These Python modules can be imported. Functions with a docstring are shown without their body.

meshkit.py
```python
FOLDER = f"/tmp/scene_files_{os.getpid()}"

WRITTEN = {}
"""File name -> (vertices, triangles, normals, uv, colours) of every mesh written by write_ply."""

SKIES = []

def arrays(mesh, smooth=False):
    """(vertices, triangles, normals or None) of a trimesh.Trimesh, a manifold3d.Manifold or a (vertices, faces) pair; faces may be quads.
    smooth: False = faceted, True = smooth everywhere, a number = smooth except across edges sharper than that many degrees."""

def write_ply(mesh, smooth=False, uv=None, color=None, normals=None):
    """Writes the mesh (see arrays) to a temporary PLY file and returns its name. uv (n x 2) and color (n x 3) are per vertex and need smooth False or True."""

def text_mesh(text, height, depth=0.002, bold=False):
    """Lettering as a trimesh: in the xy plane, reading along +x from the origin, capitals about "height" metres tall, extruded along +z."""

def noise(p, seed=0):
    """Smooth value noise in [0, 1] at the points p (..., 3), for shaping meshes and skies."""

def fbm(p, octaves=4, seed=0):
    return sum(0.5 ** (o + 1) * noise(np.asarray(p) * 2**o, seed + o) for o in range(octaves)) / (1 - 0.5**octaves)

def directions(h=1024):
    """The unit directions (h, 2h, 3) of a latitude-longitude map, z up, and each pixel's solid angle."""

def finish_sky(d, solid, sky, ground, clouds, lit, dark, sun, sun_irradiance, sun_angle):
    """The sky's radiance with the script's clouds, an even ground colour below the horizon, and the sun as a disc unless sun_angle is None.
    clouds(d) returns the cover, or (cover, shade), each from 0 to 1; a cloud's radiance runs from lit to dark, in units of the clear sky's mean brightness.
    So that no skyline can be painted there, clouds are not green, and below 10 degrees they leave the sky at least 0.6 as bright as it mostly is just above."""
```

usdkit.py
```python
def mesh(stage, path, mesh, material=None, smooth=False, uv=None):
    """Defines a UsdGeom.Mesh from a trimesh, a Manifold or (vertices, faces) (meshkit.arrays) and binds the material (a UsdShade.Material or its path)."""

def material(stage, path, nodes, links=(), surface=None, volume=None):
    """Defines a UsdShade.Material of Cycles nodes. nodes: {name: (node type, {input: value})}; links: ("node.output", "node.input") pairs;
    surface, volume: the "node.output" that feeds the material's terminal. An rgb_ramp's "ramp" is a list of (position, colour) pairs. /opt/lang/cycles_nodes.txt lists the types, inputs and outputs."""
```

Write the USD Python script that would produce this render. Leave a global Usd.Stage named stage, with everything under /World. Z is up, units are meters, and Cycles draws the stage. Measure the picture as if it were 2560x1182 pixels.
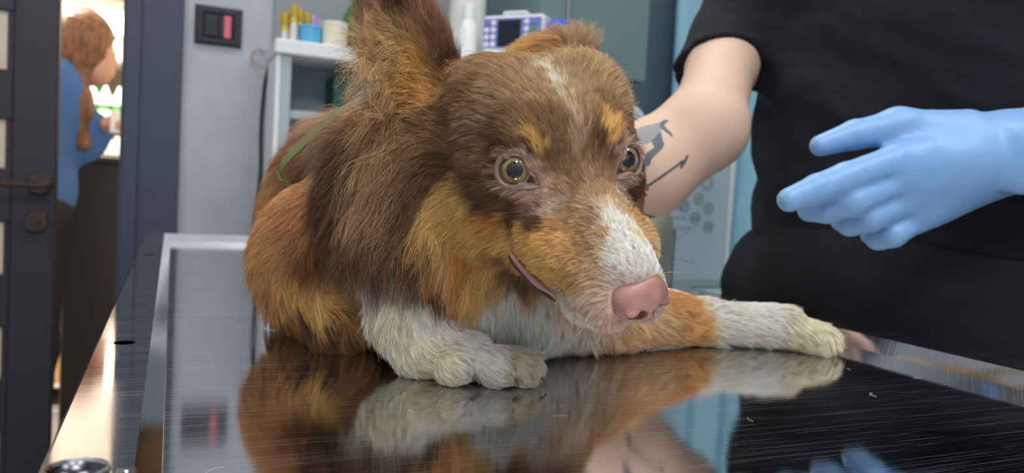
import math, random
import numpy as np, trimesh, manifold3d, usdkit, meshkit
from scipy.spatial import cKDTree
from pxr import Usd, UsdGeom, UsdLux, UsdShade, Gf, Sdf, Vt

stage = Usd.Stage.CreateInMemory()
UsdGeom.Xform.Define(stage, '/World'); UsdGeom.Scope.Define(stage, '/World/Looks')
random.seed(7); np.random.seed(7)
T = 0.90                                             # height of the tray floor of the table: everything on the table is laid out from there

# ------------------------------------------------------------------ camera, lights, exposure
EYE = np.array([0.0, 0.0, 1.03])
def camera(yaw, pitch, roll):
    y, p, r = np.radians([yaw, pitch, roll])
    F = np.array([np.sin(y)*np.cos(p), np.cos(y)*np.cos(p), -np.sin(p)])
    R0 = np.array([np.cos(y), -np.sin(y), 0]); U0 = np.cross(R0, F)
    Rt, Up = np.cos(r)*R0 + np.sin(r)*U0, -np.sin(r)*R0 + np.cos(r)*U0
    cam = UsdGeom.Camera.Define(stage, '/World/camera')
    m = Gf.Matrix4d(1.0)
    for i, row in enumerate((Rt, Up, -F, EYE)):
        for k in range(3): m[i, k] = float(row[k])
    cam.AddTransformOp().Set(m)
    cam.CreateHorizontalApertureAttr(36.0); cam.CreateVerticalApertureAttr(36.0*1182/2560)
    cam.CreateFocalLengthAttr(36.0*1934/2560)
    cam.CreateFStopAttr(8.5); cam.CreateFocusDistanceAttr(0.455)
    cam.CreateClippingRangeAttr((0.02, 100.0)); cam.CreateExposureAttr(0.0)
camera(23.857, 3.213, 3.3)

def rect_light(name, loc, w, h, power, color=(1, 1, 1)):      # a ceiling panel's light, facing down
    l = UsdLux.RectLight.Define(stage, '/World/' + name)
    l.AddTranslateOp().Set(Gf.Vec3d(*loc)); l.CreateWidthAttr(w); l.CreateHeightAttr(h)
    l.CreateIntensityAttr(power); l.CreateColorAttr(Gf.Vec3f(*color))
PANELS = [(-0.45, -1.05, 13.5), (0.55, -1.05, 13.5), (0.05, -0.25, 12.0), (1.15, -0.25, 9.0), (-0.5, 1.15, 10.0), (0.75, 1.25, 8.5)]  # the first two are added behind the camera for frontal fill light
for i, (x, y, power) in enumerate(PANELS):
    rect_light(f'panel_light_{i+1:03d}', (x, y, 2.655), 0.56, 0.56, power, (1.0, 0.99, 0.97))
for i, (x, y) in enumerate([(-0.6, 3.05), (-1.3, 3.05)]):
    rect_light(f'shop_light_{i+1:03d}', (x, y, 2.62), 0.5, 0.5, 120.0, (1.0, 0.92, 0.82))

# ------------------------------------------------------------------ helpers
_names = {}
def numbered(path):
    n = _names.get(path, 0); _names[path] = n + 1
    return path if n == 0 else f'{path}_{n:03d}'
def path_of(parent): return '/World' if parent is None else str(parent.GetPath())
def tag(p, label=None, cat=None, group=None, kind=None):
    for k, v in (('label', label), ('category', cat), ('group', group), ('kind', kind)):
        if v: p.SetCustomDataByKey(k, v)
    return p
def thing(name, label, cat, loc=(0, 0, 0), rotz=0, group=None):
    x = UsdGeom.Xform.Define(stage, numbered('/World/' + name)); x.AddTranslateOp().Set(Gf.Vec3d(*map(float, loc)))
    if rotz: x.AddRotateZOp().Set(float(rotz))
    return tag(x.GetPrim(), label, cat, group)
def obj(name, mesh, mat, parent=None, smooth=30, label=None, cat=None, group=None, kind=None, color=None):
    """One Mesh prim. color: per-vertex colours, read by the material's attribute node."""
    m = usdkit.mesh(stage, numbered(path_of(parent) + '/' + name), mesh, mat, smooth=True if color is not None else smooth)
    if color is not None:
        pv = UsdGeom.PrimvarsAPI(m).CreatePrimvar('tint', Sdf.ValueTypeNames.Color3fArray, 'vertex')
        pv.Set(Vt.Vec3fArray.FromNumpy(np.asarray(color, np.float32)))
    return tag(m.GetPrim(), label, cat, group, kind)
def struct(name, mesh, mat, parent=None, smooth=30, label=None):
    return obj(name, mesh, mat, parent, smooth, kind=None if parent else 'structure', label=label)

def srgb(r, g, b):
    c = np.array([r, g, b], float)/255
    return tuple(np.where(c < .04045, c/12.92, ((c + .055)/1.055)**2.4))
def mat(name, color, rough=0.5, metal=0.0, bump=None, mottle=False, **kw):
    """Plain principled material; mottle adds a slow tonal drift, bump = (scale, strength, distance) a fine relief."""
    c = np.array(color, float)
    nodes = {'p': ('principled_bsdf', dict(base_color=tuple(c), roughness=rough, metallic=metal, **kw))}; links = []
    if mottle or bump: nodes['tc'] = ('texture_coordinate', {})
    if mottle:
        nodes['n'] = ('noise_texture', dict(scale=14.0, detail=1.0)); nodes['r'] = ('rgb_ramp', dict(ramp=[(0.3, tuple(c*0.93)), (0.7, tuple(np.minimum(c*1.05, 1)))]))
        links += [('tc.object', 'n.vector'), ('n.fac', 'r.fac'), ('r.color', 'p.base_color')]
    if bump:
        nodes['bn'] = ('noise_texture', dict(scale=bump[0], detail=1.0)); nodes['b'] = ('bump', dict(strength=bump[1], distance=bump[2]))
        links += [('tc.object', 'bn.vector'), ('bn.fac', 'b.height'), ('b.normal', 'p.normal')]
    return usdkit.material(stage, '/World/Looks/' + name, nodes, links, surface='p.BSDF')
def emit(name, color, strength):
    return usdkit.material(stage, '/World/Looks/' + name, {'e': ('emission', dict(color=color, strength=strength))}, [], surface='e.emission')

def hull(points): return manifold3d.Manifold.hull_points(np.asarray(points, float))
def box(x0, x1, y0, y1, z0, z1, b=0.0015):                     # chamfered box
    b = min(b, (x1-x0)*.45, (y1-y0)*.45, (z1-z0)*.45); P = []
    for x, sx in ((x0, 1), (x1, -1)):
        for y, sy in ((y0, 1), (y1, -1)):
            for z, sz in ((z0, 1), (z1, -1)):
                P += [(x+sx*b, y+sy*b, z), (x+sx*b, y, z+sz*b), (x, y+sy*b, z+sz*b)]
    m = hull(P).to_mesh(); return trimesh.Trimesh(m.vert_properties[:, :3], m.tri_verts, process=False)
def tm(man):
    m = man.to_mesh(); return trimesh.Trimesh(m.vert_properties[:, :3], m.tri_verts, process=False)
def rot(m, axis, deg, about=(0, 0, 0)):
    m = m.copy(); m.apply_transform(trimesh.transformations.rotation_matrix(math.radians(deg), axis, about)); return m
def move(m, x=0, y=0, z=0):
    m = m.copy(); m.apply_translation((x, y, z)); return m
def cat(*ms): return trimesh.util.concatenate([m for g in ms for m in (g if isinstance(g, (list, tuple)) else [g])])
def lathe(profile, sections=40): return trimesh.creation.revolve(np.array(profile, float), sections=sections)
def cyl(r, z0, z1, x=0, y=0, sec=32, bev=0.0):
    b = min(bev, (z1-z0)*.4, r*.5)
    return move(lathe([(0, z0), (r-b, z0), (r, z0+b), (r, z1-b), (r-b, z1), (0, z1)] if b else [(0, z0), (r, z0), (r, z1), (0, z1)], sec), x, y)
def tube(points, r, sides=8):
    p = np.asarray(points, float); r = np.broadcast_to(r, (len(p),)).astype(float)
    t = np.gradient(p, axis=0); t /= np.linalg.norm(t, axis=1, keepdims=True)
    a = np.zeros_like(p); u = np.cross(t[0], [0, 0, 1.0] if abs(t[0, 2]) < .9 else [1.0, 0, 0])
    for i in range(len(p)):
        u = u - t[i]*(u @ t[i]); u /= np.linalg.norm(u); a[i] = u
    b = np.cross(t, a); ang = np.arange(sides)*2*np.pi/sides
    v = p[:, None] + r[:, None, None]*(np.cos(ang)[None, :, None]*a[:, None] + np.sin(ang)[None, :, None]*b[:, None])
    i, j = np.meshgrid(np.arange(len(p)-1), np.arange(sides), indexing='ij')
    q = np.stack([i*sides+j, i*sides+(j+1) % sides, (i+1)*sides+(j+1) % sides, (i+1)*sides+j], -1).reshape(-1, 4)
    n = len(p)*sides; v = np.vstack([v.reshape(-1, 3), p[0], p[-1]])
    f = np.vstack([q[:, [0, 2, 1]], q[:, [0, 3, 2]]] + [[[n, (k+1) % sides, k][::-1] for k in range(sides)], [[n+1, n-sides+(k+1) % sides, n-sides+k] for k in range(sides)]])
    m = trimesh.Trimesh(v, f, process=False); m.fix_normals(); return m
def smooth_path(pts, n=40):
    p = np.asarray(pts, float); s = np.r_[0, np.cumsum(np.linalg.norm(np.diff(p, axis=0), axis=1))]
    from scipy.interpolate import PchipInterpolator
    return PchipInterpolator(s, p)(np.linspace(0, s[-1], n))
def plate(polygon, depth):                                      # shapely polygon (or points) extruded along +z
    from shapely.geometry import Polygon
    return trimesh.creation.extrude_polygon(polygon if hasattr(polygon, 'exterior') else Polygon(polygon), depth, engine='earcut')

# ------------------------------------------------------------------ implicit surfaces for the bodies
def smin(a, b, k):
    h = np.clip(.5 + .5*(b - a)/k, 0, 1); return b + (a - b)*h - k*h*(1 - h)
def ell(p, c, r, rm=None):
    q = p - np.asarray(c); q = q @ rm if rm is not None else q
    r = np.asarray(r); k0 = np.linalg.norm(q/r, axis=-1); k1 = np.linalg.norm(q/r**2, axis=-1)
    return k0*(k0 - 1)/np.maximum(k1, 1e-9)
def cone(p, a, b, ra, rb):
    a, b = np.asarray(a, float), np.asarray(b, float); ba = b - a
    h = np.clip(((p - a) @ ba)/(ba @ ba), 0, 1)
    return np.linalg.norm(p - a - h[..., None]*ba, axis=-1) - (ra + (rb - ra)*h)
def frame(f, up=(0, 0, 1)):                                     # columns: side, forward, up
    f = np.asarray(f, float); f = f/np.linalg.norm(f); s = np.cross(f, up); s /= np.linalg.norm(s)
    return np.stack([s, f, np.cross(s, f)], 1)
def surface(fn, lo, hi, h, block=6):
    """Mesh of fn = 0 (surface nets): sampled coarsely first, finely only near the surface."""
    lo, hi = np.asarray(lo, float), np.asarray(hi, float); n = (np.ceil((hi - lo)/(h*block)).astype(int))*block + 1
    c = [lo[k] + h*block*np.arange((n[k]-1)//block + 1) for k in range(3)]
    G = np.stack(np.meshgrid(*c, indexing='ij'), -1); D = fn(G.reshape(-1, 3)).reshape(G.shape[:3])
    near = np.abs(D) < h*block*2.6
    V = np.repeat(np.repeat(np.repeat(D, block, 0), block, 1), block, 2)[:n[0], :n[1], :n[2]].astype(np.float64)
    N = np.repeat(np.repeat(np.repeat(near, block, 0), block, 1), block, 2)[:n[0], :n[1], :n[2]]
    idx = np.argwhere(N)
    for s in range(0, len(idx), 400000):
        i = idx[s:s+400000]; V[i[:, 0], i[:, 1], i[:, 2]] = fn(lo + h*i)
    S = V < 0
    sh = tuple(x-1 for x in n)
    corner = lambda A, a, b, c_: A[a:a+sh[0], b:b+sh[1], c_:c_+sh[2]]
    cnt = sum(corner(S, a, b, c_).astype(np.int8) for a in (0, 1) for b in (0, 1) for c_ in (0, 1))
    cells = np.argwhere((cnt > 0) & (cnt < 8)); ids = -np.ones(sh, np.int64); ids[tuple(cells.T)] = np.arange(len(cells))
    acc, num = np.zeros((len(cells), 3)), np.zeros(len(cells))
    for a in range(8):
        A = np.array([a & 1, a >> 1 & 1, a >> 2 & 1])
        for ax in range(3):
            if A[ax]: continue
            B = A.copy(); B[ax] = 1; va, vb = V[tuple((cells + A).T)], V[tuple((cells + B).T)]
            cr = (va < 0) != (vb < 0); t = np.where(cr, va/np.where(cr, va - vb, 1), 0)
            acc += cr[:, None]*(A + t[:, None]*(B - A)); num += cr
    verts = lo + h*(cells + acc/num[:, None]); F = []
    for ax in range(3):
        u, w = [(1, 2), (2, 0), (0, 1)][ax]
        a = [slice(0, sh[k]) for k in range(3)]; b = list(a); a[ax] = slice(0, n[ax]-1); b[ax] = slice(1, n[ax])
        S0, S1 = S[tuple(a)], S[tuple(b)]
        e = np.argwhere((S0 != S1)); e = e[(e[:, u] > 0) & (e[:, w] > 0)]
        du, dw = np.eye(3, dtype=int)[u], np.eye(3, dtype=int)[w]
        q = np.stack([ids[tuple((e - du - dw).T)], ids[tuple((e - dw).T)], ids[tuple(e.T)], ids[tuple((e - du).T)]], 1)
        flip = ~S[tuple(e.T)]; q[flip] = q[flip][:, ::-1]; F.append(q)
    q = np.vstack(F); q = q[(q >= 0).all(1)]
    return trimesh.Trimesh(verts, np.vstack([q[:, [0, 1, 2]], q[:, [0, 2, 3]]]), process=False)
def gradient(fn, p, e=4e-4):
    g = np.stack([fn(p + e*d) - fn(p - e*d) for d in np.eye(3)], -1); return g/np.maximum(np.linalg.norm(g, axis=-1, keepdims=True), 1e-9)

# ------------------------------------------------------------------ room shell
WALL = mat('wall_paint', srgb(186, 190, 199), .75, mottle=True)
SLATE = mat('slate_tone', srgb(124, 146, 162), .75)  # darker blue-grey tone for the corner and the right wall
CEIL = mat('ceiling_paint', srgb(220, 220, 218), .85)
FRAME = mat('door_frame_paint', srgb(66, 74, 92), .5)
DOOR = mat('door_laminate', srgb(52, 50, 58), .5)
GROUT = mat('floor_grout', srgb(92, 90, 88), .8)
TILES = [mat(f'floor_tile_{k}', np.array(srgb(128, 124, 120))*(.9 + .1*k), .3, mottle=True) for k in range(3)]
struct('floor', box(-3.2, 2.4, -1.6, 4.6, -.05, -.004, .001), GROUT)
fl = stage.GetPrimAtPath('/World/floor'); rng = np.random.default_rng(3)
for i in range(9):
    for j in range(14):
        x, y = -3.2 + .625*i, -1.6 + .4429*j
        if x < 2.4 and (y > -.8): obj('tile', box(x+.003, x+.622, y+.003, y+.440, -.004, 0, .001), TILES[int(rng.integers(3))], fl)
struct('ceiling', box(-3.2, 2.4, -1.6, 4.6, 2.7, 2.8), CEIL)
Y0 = 2.0                                                        # face of the back wall; the doorway is open from x = -1.06 to -0.105
struct('wall_back', cat(box(-.105, 1.06, Y0, Y0+.14, 0, 2.7), box(-2.0, -1.06, Y0, Y0+.14, 0, 2.7), box(-1.06, -.105, Y0, Y0+.14, 2.12, 2.7)), WALL)
struct('wall_back_corner', box(1.06, 2.3, Y0, Y0+.14, 0, 2.7), SLATE)
struct('wall_left', box(-1.32, -1.2, -1.5, Y0, 0, 2.7), WALL)
struct('wall_right', box(2.2, 2.32, -1.5, Y0, 0, 2.7), SLATE)
struct('wall_front', box(-1.3, 2.3, -1.6, -1.5, 0, 2.7), WALL)
SHOPW = mat('shop_wall_paint', srgb(226, 212, 190), .8)
struct('wall_shop_back', box(-3.1, 1.2, 4.5, 4.6, 0, 2.7), SHOPW)
struct('wall_shop_left', box(-3.2, -3.1, Y0+.14, 4.6, 0, 2.7), SHOPW)
struct('wall_shop_right', box(1.1, 1.2, Y0+.14, 4.5, 0, 2.7), SHOPW)
struct('baseboard_back', box(.02, 1.06, Y0-.012, Y0, 0, .07), FRAME)

# door frame: jamb, stop and a stepped casing
dfm = thing('trim_1', None, None); dfm.SetCustomDataByKey('kind', 'structure')
obj('jamb', box(-.111, -.086, Y0-.022, Y0+.15, 0, 2.12), FRAME, dfm)
obj('door_stop', box(-.116, -.111, Y0+.05, Y0+.10, 0, 2.11), FRAME, dfm)
obj('casing', cat(box(-.106, .014, Y0-.018, Y0, 0, 2.20), box(-.106, -.074, Y0-.026, Y0-.018, 0, 2.14)), FRAME, dfm)
obj('casing', box(-1.16, .014, Y0-.018, Y0, 2.12, 2.22), FRAME, dfm)
obj('jamb', box(-1.06, -1.04, Y0-.01, Y0+.15, 0, 2.12), FRAME, dfm)

# door leaf, ajar: stiles, rails and milky glass strips
GLASSY = mat('milky_glass', srgb(222, 206, 186), .25)
BRONZE = mat('dark_bronze', srgb(112, 98, 92), .25, 1.0)
door = thing('door_1', None, None); door.SetCustomDataByKey('kind', 'structure')
yd = 2.05
obj('stile', box(-.332, -.244, yd, yd+.04, .01, 2.08, .003), DOOR, door); obj('stile', box(-1.030, -.950, yd, yd+.04, .01, 2.08, .003), DOOR, door)
zs = [.01, .30, .42, .54, .66, .78, .90, 1.02, 1.13, 1.24, 1.37, 1.49, 1.62, 1.74, 2.08]
for k in range(0, len(zs)-1):
    if k % 2 == 0: obj('rail', box(-.950, -.332, yd+.004, yd+.036, zs[k], zs[k+1], .002), DOOR, door)
    else: obj('pane', box(-.950, -.345, yd+.012, yd+.028, zs[k], zs[k+1], .001), GLASSY, door)
obj('bead', box(-.345, -.332, yd+.008, yd+.032, .3, 1.74, .002), DOOR, door)
h = obj('door_handle', cat(rot(move(cyl(.026, 0, .010, sec=40, bev=.002)), (1, 0, 0), 90, (0, 0, 0)).apply_translation((-.275, yd, .992)),
        rot(cyl(.0095, 0, .052, sec=24), (1, 0, 0), 90).apply_translation((-.265, yd, .988)),
        box(-.345, -.252, yd-.060, yd-.046, .980, .993, .004)), BRONZE, door)
obj('keyhole_rose', cat(rot(cyl(.025, 0, .009, sec=40, bev=.002), (1, 0, 0), 90).apply_translation((-.281, yd, .903)),
        rot(cyl(.009, 0, .016, sec=24, bev=.002), (1, 0, 0), 90).apply_translation((-.281, yd, .903)), box(-.284, -.278, yd-.015, yd-.005, .880, .900, .001)), BRONZE, door)

# light switch on the wall: glossy black double frame with a red sticker
ALU = mat('aluminium', (.75, .76, .76), .3, 1.0)
BLACKG = mat('black_gloss', srgb(38, 38, 44), .18)
t = thing('light_switch', 'glossy black light switch with a red sticker on the grey wall', 'light switch', (.090, Y0, 1.385))
fr = [(.053, .046, 0, .003), (.050, .043, .011, .0), (.036, .030, .0085, .0)]
m1 = manifold3d.Manifold.hull_points([(sx*.053, -.001, sz*.046) for sx in (-1, 1) for sz in (-1, 1)] + [(sx*.047, -.012, sz*.040) for sx in (-1, 1) for sz in (-1, 1)])
m1 -= manifold3d.Manifold.hull_points([(sx*.033, -.007, sz*.027) for sx in (-1, 1) for sz in (-1, 1)] + [(sx*.036, -.014, sz*.030) for sx in (-1, 1) for sz in (-1, 1)])
obj('frame', tm(m1), BLACKG, t)
obj('rocker', box(-.032, -.001, -.0115, -.004, -.026, .026, .0015), BLACKG, t); obj('rocker', box(.000, .032, -.0115, -.004, -.026, .026, .0015), BLACKG, t)
obj('sticker', box(.012, .027, -.0122, -.0116, -.027, .025, .0002), mat('red_sticker', srgb(228, 108, 120), .4), t, label='faded red sticker strip')

# ------------------------------------------------------------------ ceiling panels of the clinic, two of them added for fill
DIFF = mat('panel_diffuser', srgb(240, 242, 244), .4); WHITE = mat('white_paint', srgb(232, 232, 230), .45)
WHERE = ['added for frontal fill behind the camera on the left', 'added for frontal fill behind the camera on the right', 'straight above the near end of the table', 'above the standing person', 'above the doorway corner', 'above the far end of the table']
for k, (x, y, _) in enumerate(PANELS):
    t = thing('ceiling_light', 'flat square ceiling light panel ' + WHERE[k], 'ceiling light', (x, y, 2.66), group='ceiling light panels of the clinic')
    ring = manifold3d.Manifold.cube((.62, .62, .04), True) - manifold3d.Manifold.cube((.565, .565, .1), True)
    obj('frame', move(tm(ring), 0, 0, .02), WHITE, t); obj('diffuser', box(-.282, .282, -.282, .282, .002, .006, .001), DIFF, t)

# ------------------------------------------------------------------ steel examination table
def steel(name, rough, scratch, base=(.56, .56, .57)):
    """Polished sheet with a fine brushed grain along the table's width and two families of scratches that scatter the light."""
    sc = lambda v, r, t0, t1: ({'m'+v[0]: ('mapping', dict(scale=v[1], rotation=(0, 0, r))), 'n'+v[0]: ('noise_texture', dict(scale=1.0, detail=1.5, roughness=.6)), 'r'+v[0]: ('rgb_ramp', dict(ramp=[(t0, (0, 0, 0)), (t1, (1, 1, 1))]))},
                               [('tc.object', f'm{v[0]}.vector'), (f'm{v[0]}.vector', f'n{v[0]}.vector'), (f'n{v[0]}.fac', f'r{v[0]}.fac')])
    n1, l1 = sc(('a', (7, 1300, 7)), .05, .60, .70); n2, l2 = sc(('b', (16, 900, 16)), -.35, .66, .73); n3, l3 = sc(('c', (9, 9, 9)), 0, .35, .75)
    return usdkit.material(stage, '/World/Looks/' + name, {'tc': ('texture_coordinate', {}), **n1, **n2, **n3,
        'ad': ('math', dict(math_type='add', use_clamp=True)), 'mu': ('math', dict(math_type='multiply', value2=scratch)),
        'ro': ('math', dict(math_type='multiply_add', value2=rough*1.3, value3=rough*.6)),
        'b': ('bump', dict(strength=.10, distance=.00015)),
        'p': ('principled_bsdf', dict(metallic=1.0, base_color=base)), 's': ('principled_bsdf', dict(metallic=1.0, base_color=tuple(np.minimum(np.array(base)*1.35, .9)), roughness=.42)), 'x': ('mix_closure', {})},
        l1 + l2 + l3 + [('ra.color', 'ad.value1'), ('rb.color', 'ad.value2'), ('ad.value', 'mu.value1'), ('mu.value', 'x.fac'), ('rc.color', 'ro.value1'), ('ro.value', 'p.roughness'), ('na.fac', 'b.height'), ('b.normal', 'p.normal'),
                        ('p.BSDF', 'x.closure1'), ('s.BSDF', 'x.closure2')], surface='x.closure')
STEEL = steel('tray_steel', .05, .24); RIM = steel('rim_steel', .05, .18, (.62, .62, .64)); LEG = steel('leg_steel', .25, .3)
table = thing('examination_table', 'stainless steel examination table with a sunken tray top', 'table')
def slab(x0, x1, y0, y1, z0, z1): return manifold3d.Manifold.cube((x1-x0, y1-y0, z1-z0)).translate((x0, y0, z0))
ZR = T+.0140                                                     # lip of the tray and the flat flange round it
Q = lambda x0, x1, y0, y1, z: [(x, y, z) for x in (x0, x1) for y in (y0, y1)]
top = manifold3d.Manifold.hull_points(Q(-.0420, .659, -.358, 1.668, ZR) + Q(-.0436, .661, -.360, 1.670, ZR-.0018) + Q(-.0436, .661, -.360, 1.670, T-.030))
top -= manifold3d.Manifold.hull_points(Q(0, .610, -.30, 1.630, T) + Q(-.0205, .6190, -.3105, 1.6350, T+.028))
for hx, hy in ((-.0262, .578), (-.0262, 1.20), (.640, .578)):
    top -= manifold3d.Manifold.cylinder(.08, .0068, .0068, 40).translate((hx, hy, T-.045))
obj('table_top', tm(top), RIM, table)
obj('tray_floor', box(.0004, .6096, -.2996, 1.6296, T-.0006, T+.0001, .0001), STEEL, table, label='mirror-like scratched tray floor')
obj('underframe', box(.06, .55, -.20, 1.50, T-.075, T-.030, .006), LEG, table)
obj('column', cat(box(.22, .38, .50, .72, .12, T-.075, .01)), LEG, table)
obj('base', tm(hull([(x, y, z) for x in (.02, .58) for y in (.1, 1.15) for z in (0.0, .06)] + [(x, y, .12) for x in (.14, .46) for y in (.35, .87)])), LEG, table)
rng = np.random.default_rng(21); HM = mat('loose_hair', srgb(206, 198, 184), .5); strands = []
for (x, y) in ((.245, .418), (.40, .47), (.45, .455), (.52, .47), (.55, .43), (.33, .37), (.21, .40), (.47, .40), (.36, .44), (.025, .36), (.13, .43)):
    a_ = rng.uniform(0, 6.28); L_ = rng.uniform(.006, .016); q_ = np.array([x, y, T+.0004]); d_ = np.array([math.cos(a_), math.sin(a_), 0]); n_ = np.array([-d_[1], d_[0], 0])
    strands.append(tube(smooth_path([q_, q_ + d_*L_*.5 + n_*L_*rng.uniform(-.3, .3), q_ + d_*L_], 10), .00010, 4))
obj('loose_hair', cat(strands), HM, label='a few loose pale dog hairs lying on the scratched tray', cat='hair', kind='stuff', smooth=False)
CHROME = mat('chrome', (.72, .72, .72), .12, 1.0); RUBBER = mat('black_rubber', srgb(34, 34, 38), .45)
t = thing('rail_socket', 'round steel socket with a dark hollow on the near corner of the table rim', 'socket', (-.0282, .308, T+.0140))
obj('collar', lathe([(.0078, 0), (.0108, 0), (.0113, .0015), (.0113, .0085), (.0108, .0095), (.0098, .0098), (.0092, .0085), (.0078, .004), (.0078, 0)], 64), CHROME, t)
obj('hollow', lathe([(0, .0005), (.0078, .0008), (.0092, .0086), (.0080, .0068), (.0055, .0050), (0, .0042)], 64), mat('dark_steel', srgb(96, 96, 102), .22, 1.0), t, label='dark dished inside')
t = thing('rim_clamp', 'small square steel clamp beside the round socket on the table rim', 'clamp', (-.0125, .316, T+.0140))
obj('block', box(-.004, .004, -.006, .006, 0, .0035, .001), CHROME, t); obj('screw', cyl(.0016, .0034, .0045, sec=16, bev=.0004), CHROME, t)

# ------------------------------------------------------------------ cabinet by the wall and what stands on it
CABG = mat('cabinet_grey', srgb(172, 186, 194), .5); CABW = mat('cabinet_white', srgb(238, 240, 240), .35); CABD = mat('cabinet_inside', srgb(150, 166, 170), .6)
t = thing('shelf_cabinet', 'grey open cabinet with a thick white top against the wall', 'cabinet', (0, 0, 0))
obj('top', cat(box(.186, .885, 1.68, 1.845, 1.291, 1.321, .003), box(.58, .885, 1.50, 1.679, 1.291, 1.321, .003)), CABW, t, label='thick white top board')
obj('side_panel', box(.190, .200, 1.69, 1.84, .02, 1.291, .002), CABW, t); obj('side_panel', box(.200, .222, 1.69, 1.84, .02, 1.291, .002), CABG, t); obj('side_panel', box(.853, .883, 1.69, 1.84, .02, 1.291, .002), CABG, t)
obj('back_panel', box(.222, .853, 1.83, 1.84, .02, 1.291, .001), CABD, t)
for z in (.06, .42, .80, 1.178): obj('shelf', box(.222, .853, 1.70, 1.83, z-.018, z, .002), CABG, t)
obj('upright', box(.64, .658, 1.70, 1.83, .06, 1.291, .002), CABG, t); obj('bracket', box(.80, .82, 1.51, 1.69, 1.10, 1.291, .004), CABG, t)
for x in (.23, .84):
    for y in (1.70, 1.81): obj('foot', cyl(.012, 0, .021, x, y, 16), ALU, t)
DKGREEN = mat('dark_green_card', srgb(22, 78, 62), .5)
t = thing('medicine_box', 'dark green medicine box on the upper shelf inside the grey cabinet', 'box', (.345, 1.765, 1.178))
obj('carton', box(-.030, .035, -.05, .05, 0, .085, .001), DKGREEN, t); obj('flap', box(-.030, .035, -.0505, -.0495, .062, .085, .0003), mat('dark_green_flap', srgb(16, 60, 50), .5), t)
GREYB = mat('grey_board', srgb(146, 150, 154), .45)
struct('trim_2', box(.215, .735, Y0-.012, Y0, 1.321, 2.3, .002), GREYB); struct('trim_3', box(.735, .775, Y0-.03, Y0, 1.321, 2.3, .002), mat('dark_grey_strip', srgb(92, 98, 98), .5))  # boards over the wall in greyer and darker tones

TUBEW = mat('tube_plastic', srgb(226, 226, 222), .2); GOLD = mat('gold_cap', srgb(196, 164, 52), .45); GOLD2 = mat('gold_ring', srgb(222, 200, 60), .4); LILAC = mat('lilac_cap', srgb(190, 162, 214), .45)
def blood_tube(x, y, h, capm, label, group):
    t = thing('blood_tube', label, 'sample tube', (x, y, 1.321), group=group)
    obj('tube', lathe([(0, 0), (.004, .0005), (.0066, .004), (.0066, h-.020), (0, h-.020)], 20), TUBEW, t)
    obj('cap', lathe([(0, h-.024), (.0085, h-.024), (.0092, h-.022), (.0092, h-.004), (.0080, h), (0, h)], 20), capm, t)
    obj('label_band', lathe([(.0068, h-.036), (.0071, h-.035), (.0071, h-.027), (.0068, h-.026)], 20), GOLD2 if capm is GOLD else LILAC, t)
for x, y, h, l in ((.210, 1.735, .062, 'short yellow-capped sample tube at the left end of the cabinet top'), (.227, 1.725, .080, 'foremost tall yellow-capped sample tube on the cabinet top'), (.222, 1.760, .070, 'yellow-capped sample tube just behind the two foremost tubes'),
                   (.243, 1.752, .078, 'yellow-capped sample tube behind the left edge of the blue tub'), (.259, 1.760, .074, 'yellow-capped sample tube next to the lilac-capped tubes'), (.236, 1.785, .080, 'rearmost yellow-capped sample tube in the cluster')):
    blood_tube(x, y, h, GOLD, l, 'yellow-capped tubes on the cabinet')
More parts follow.
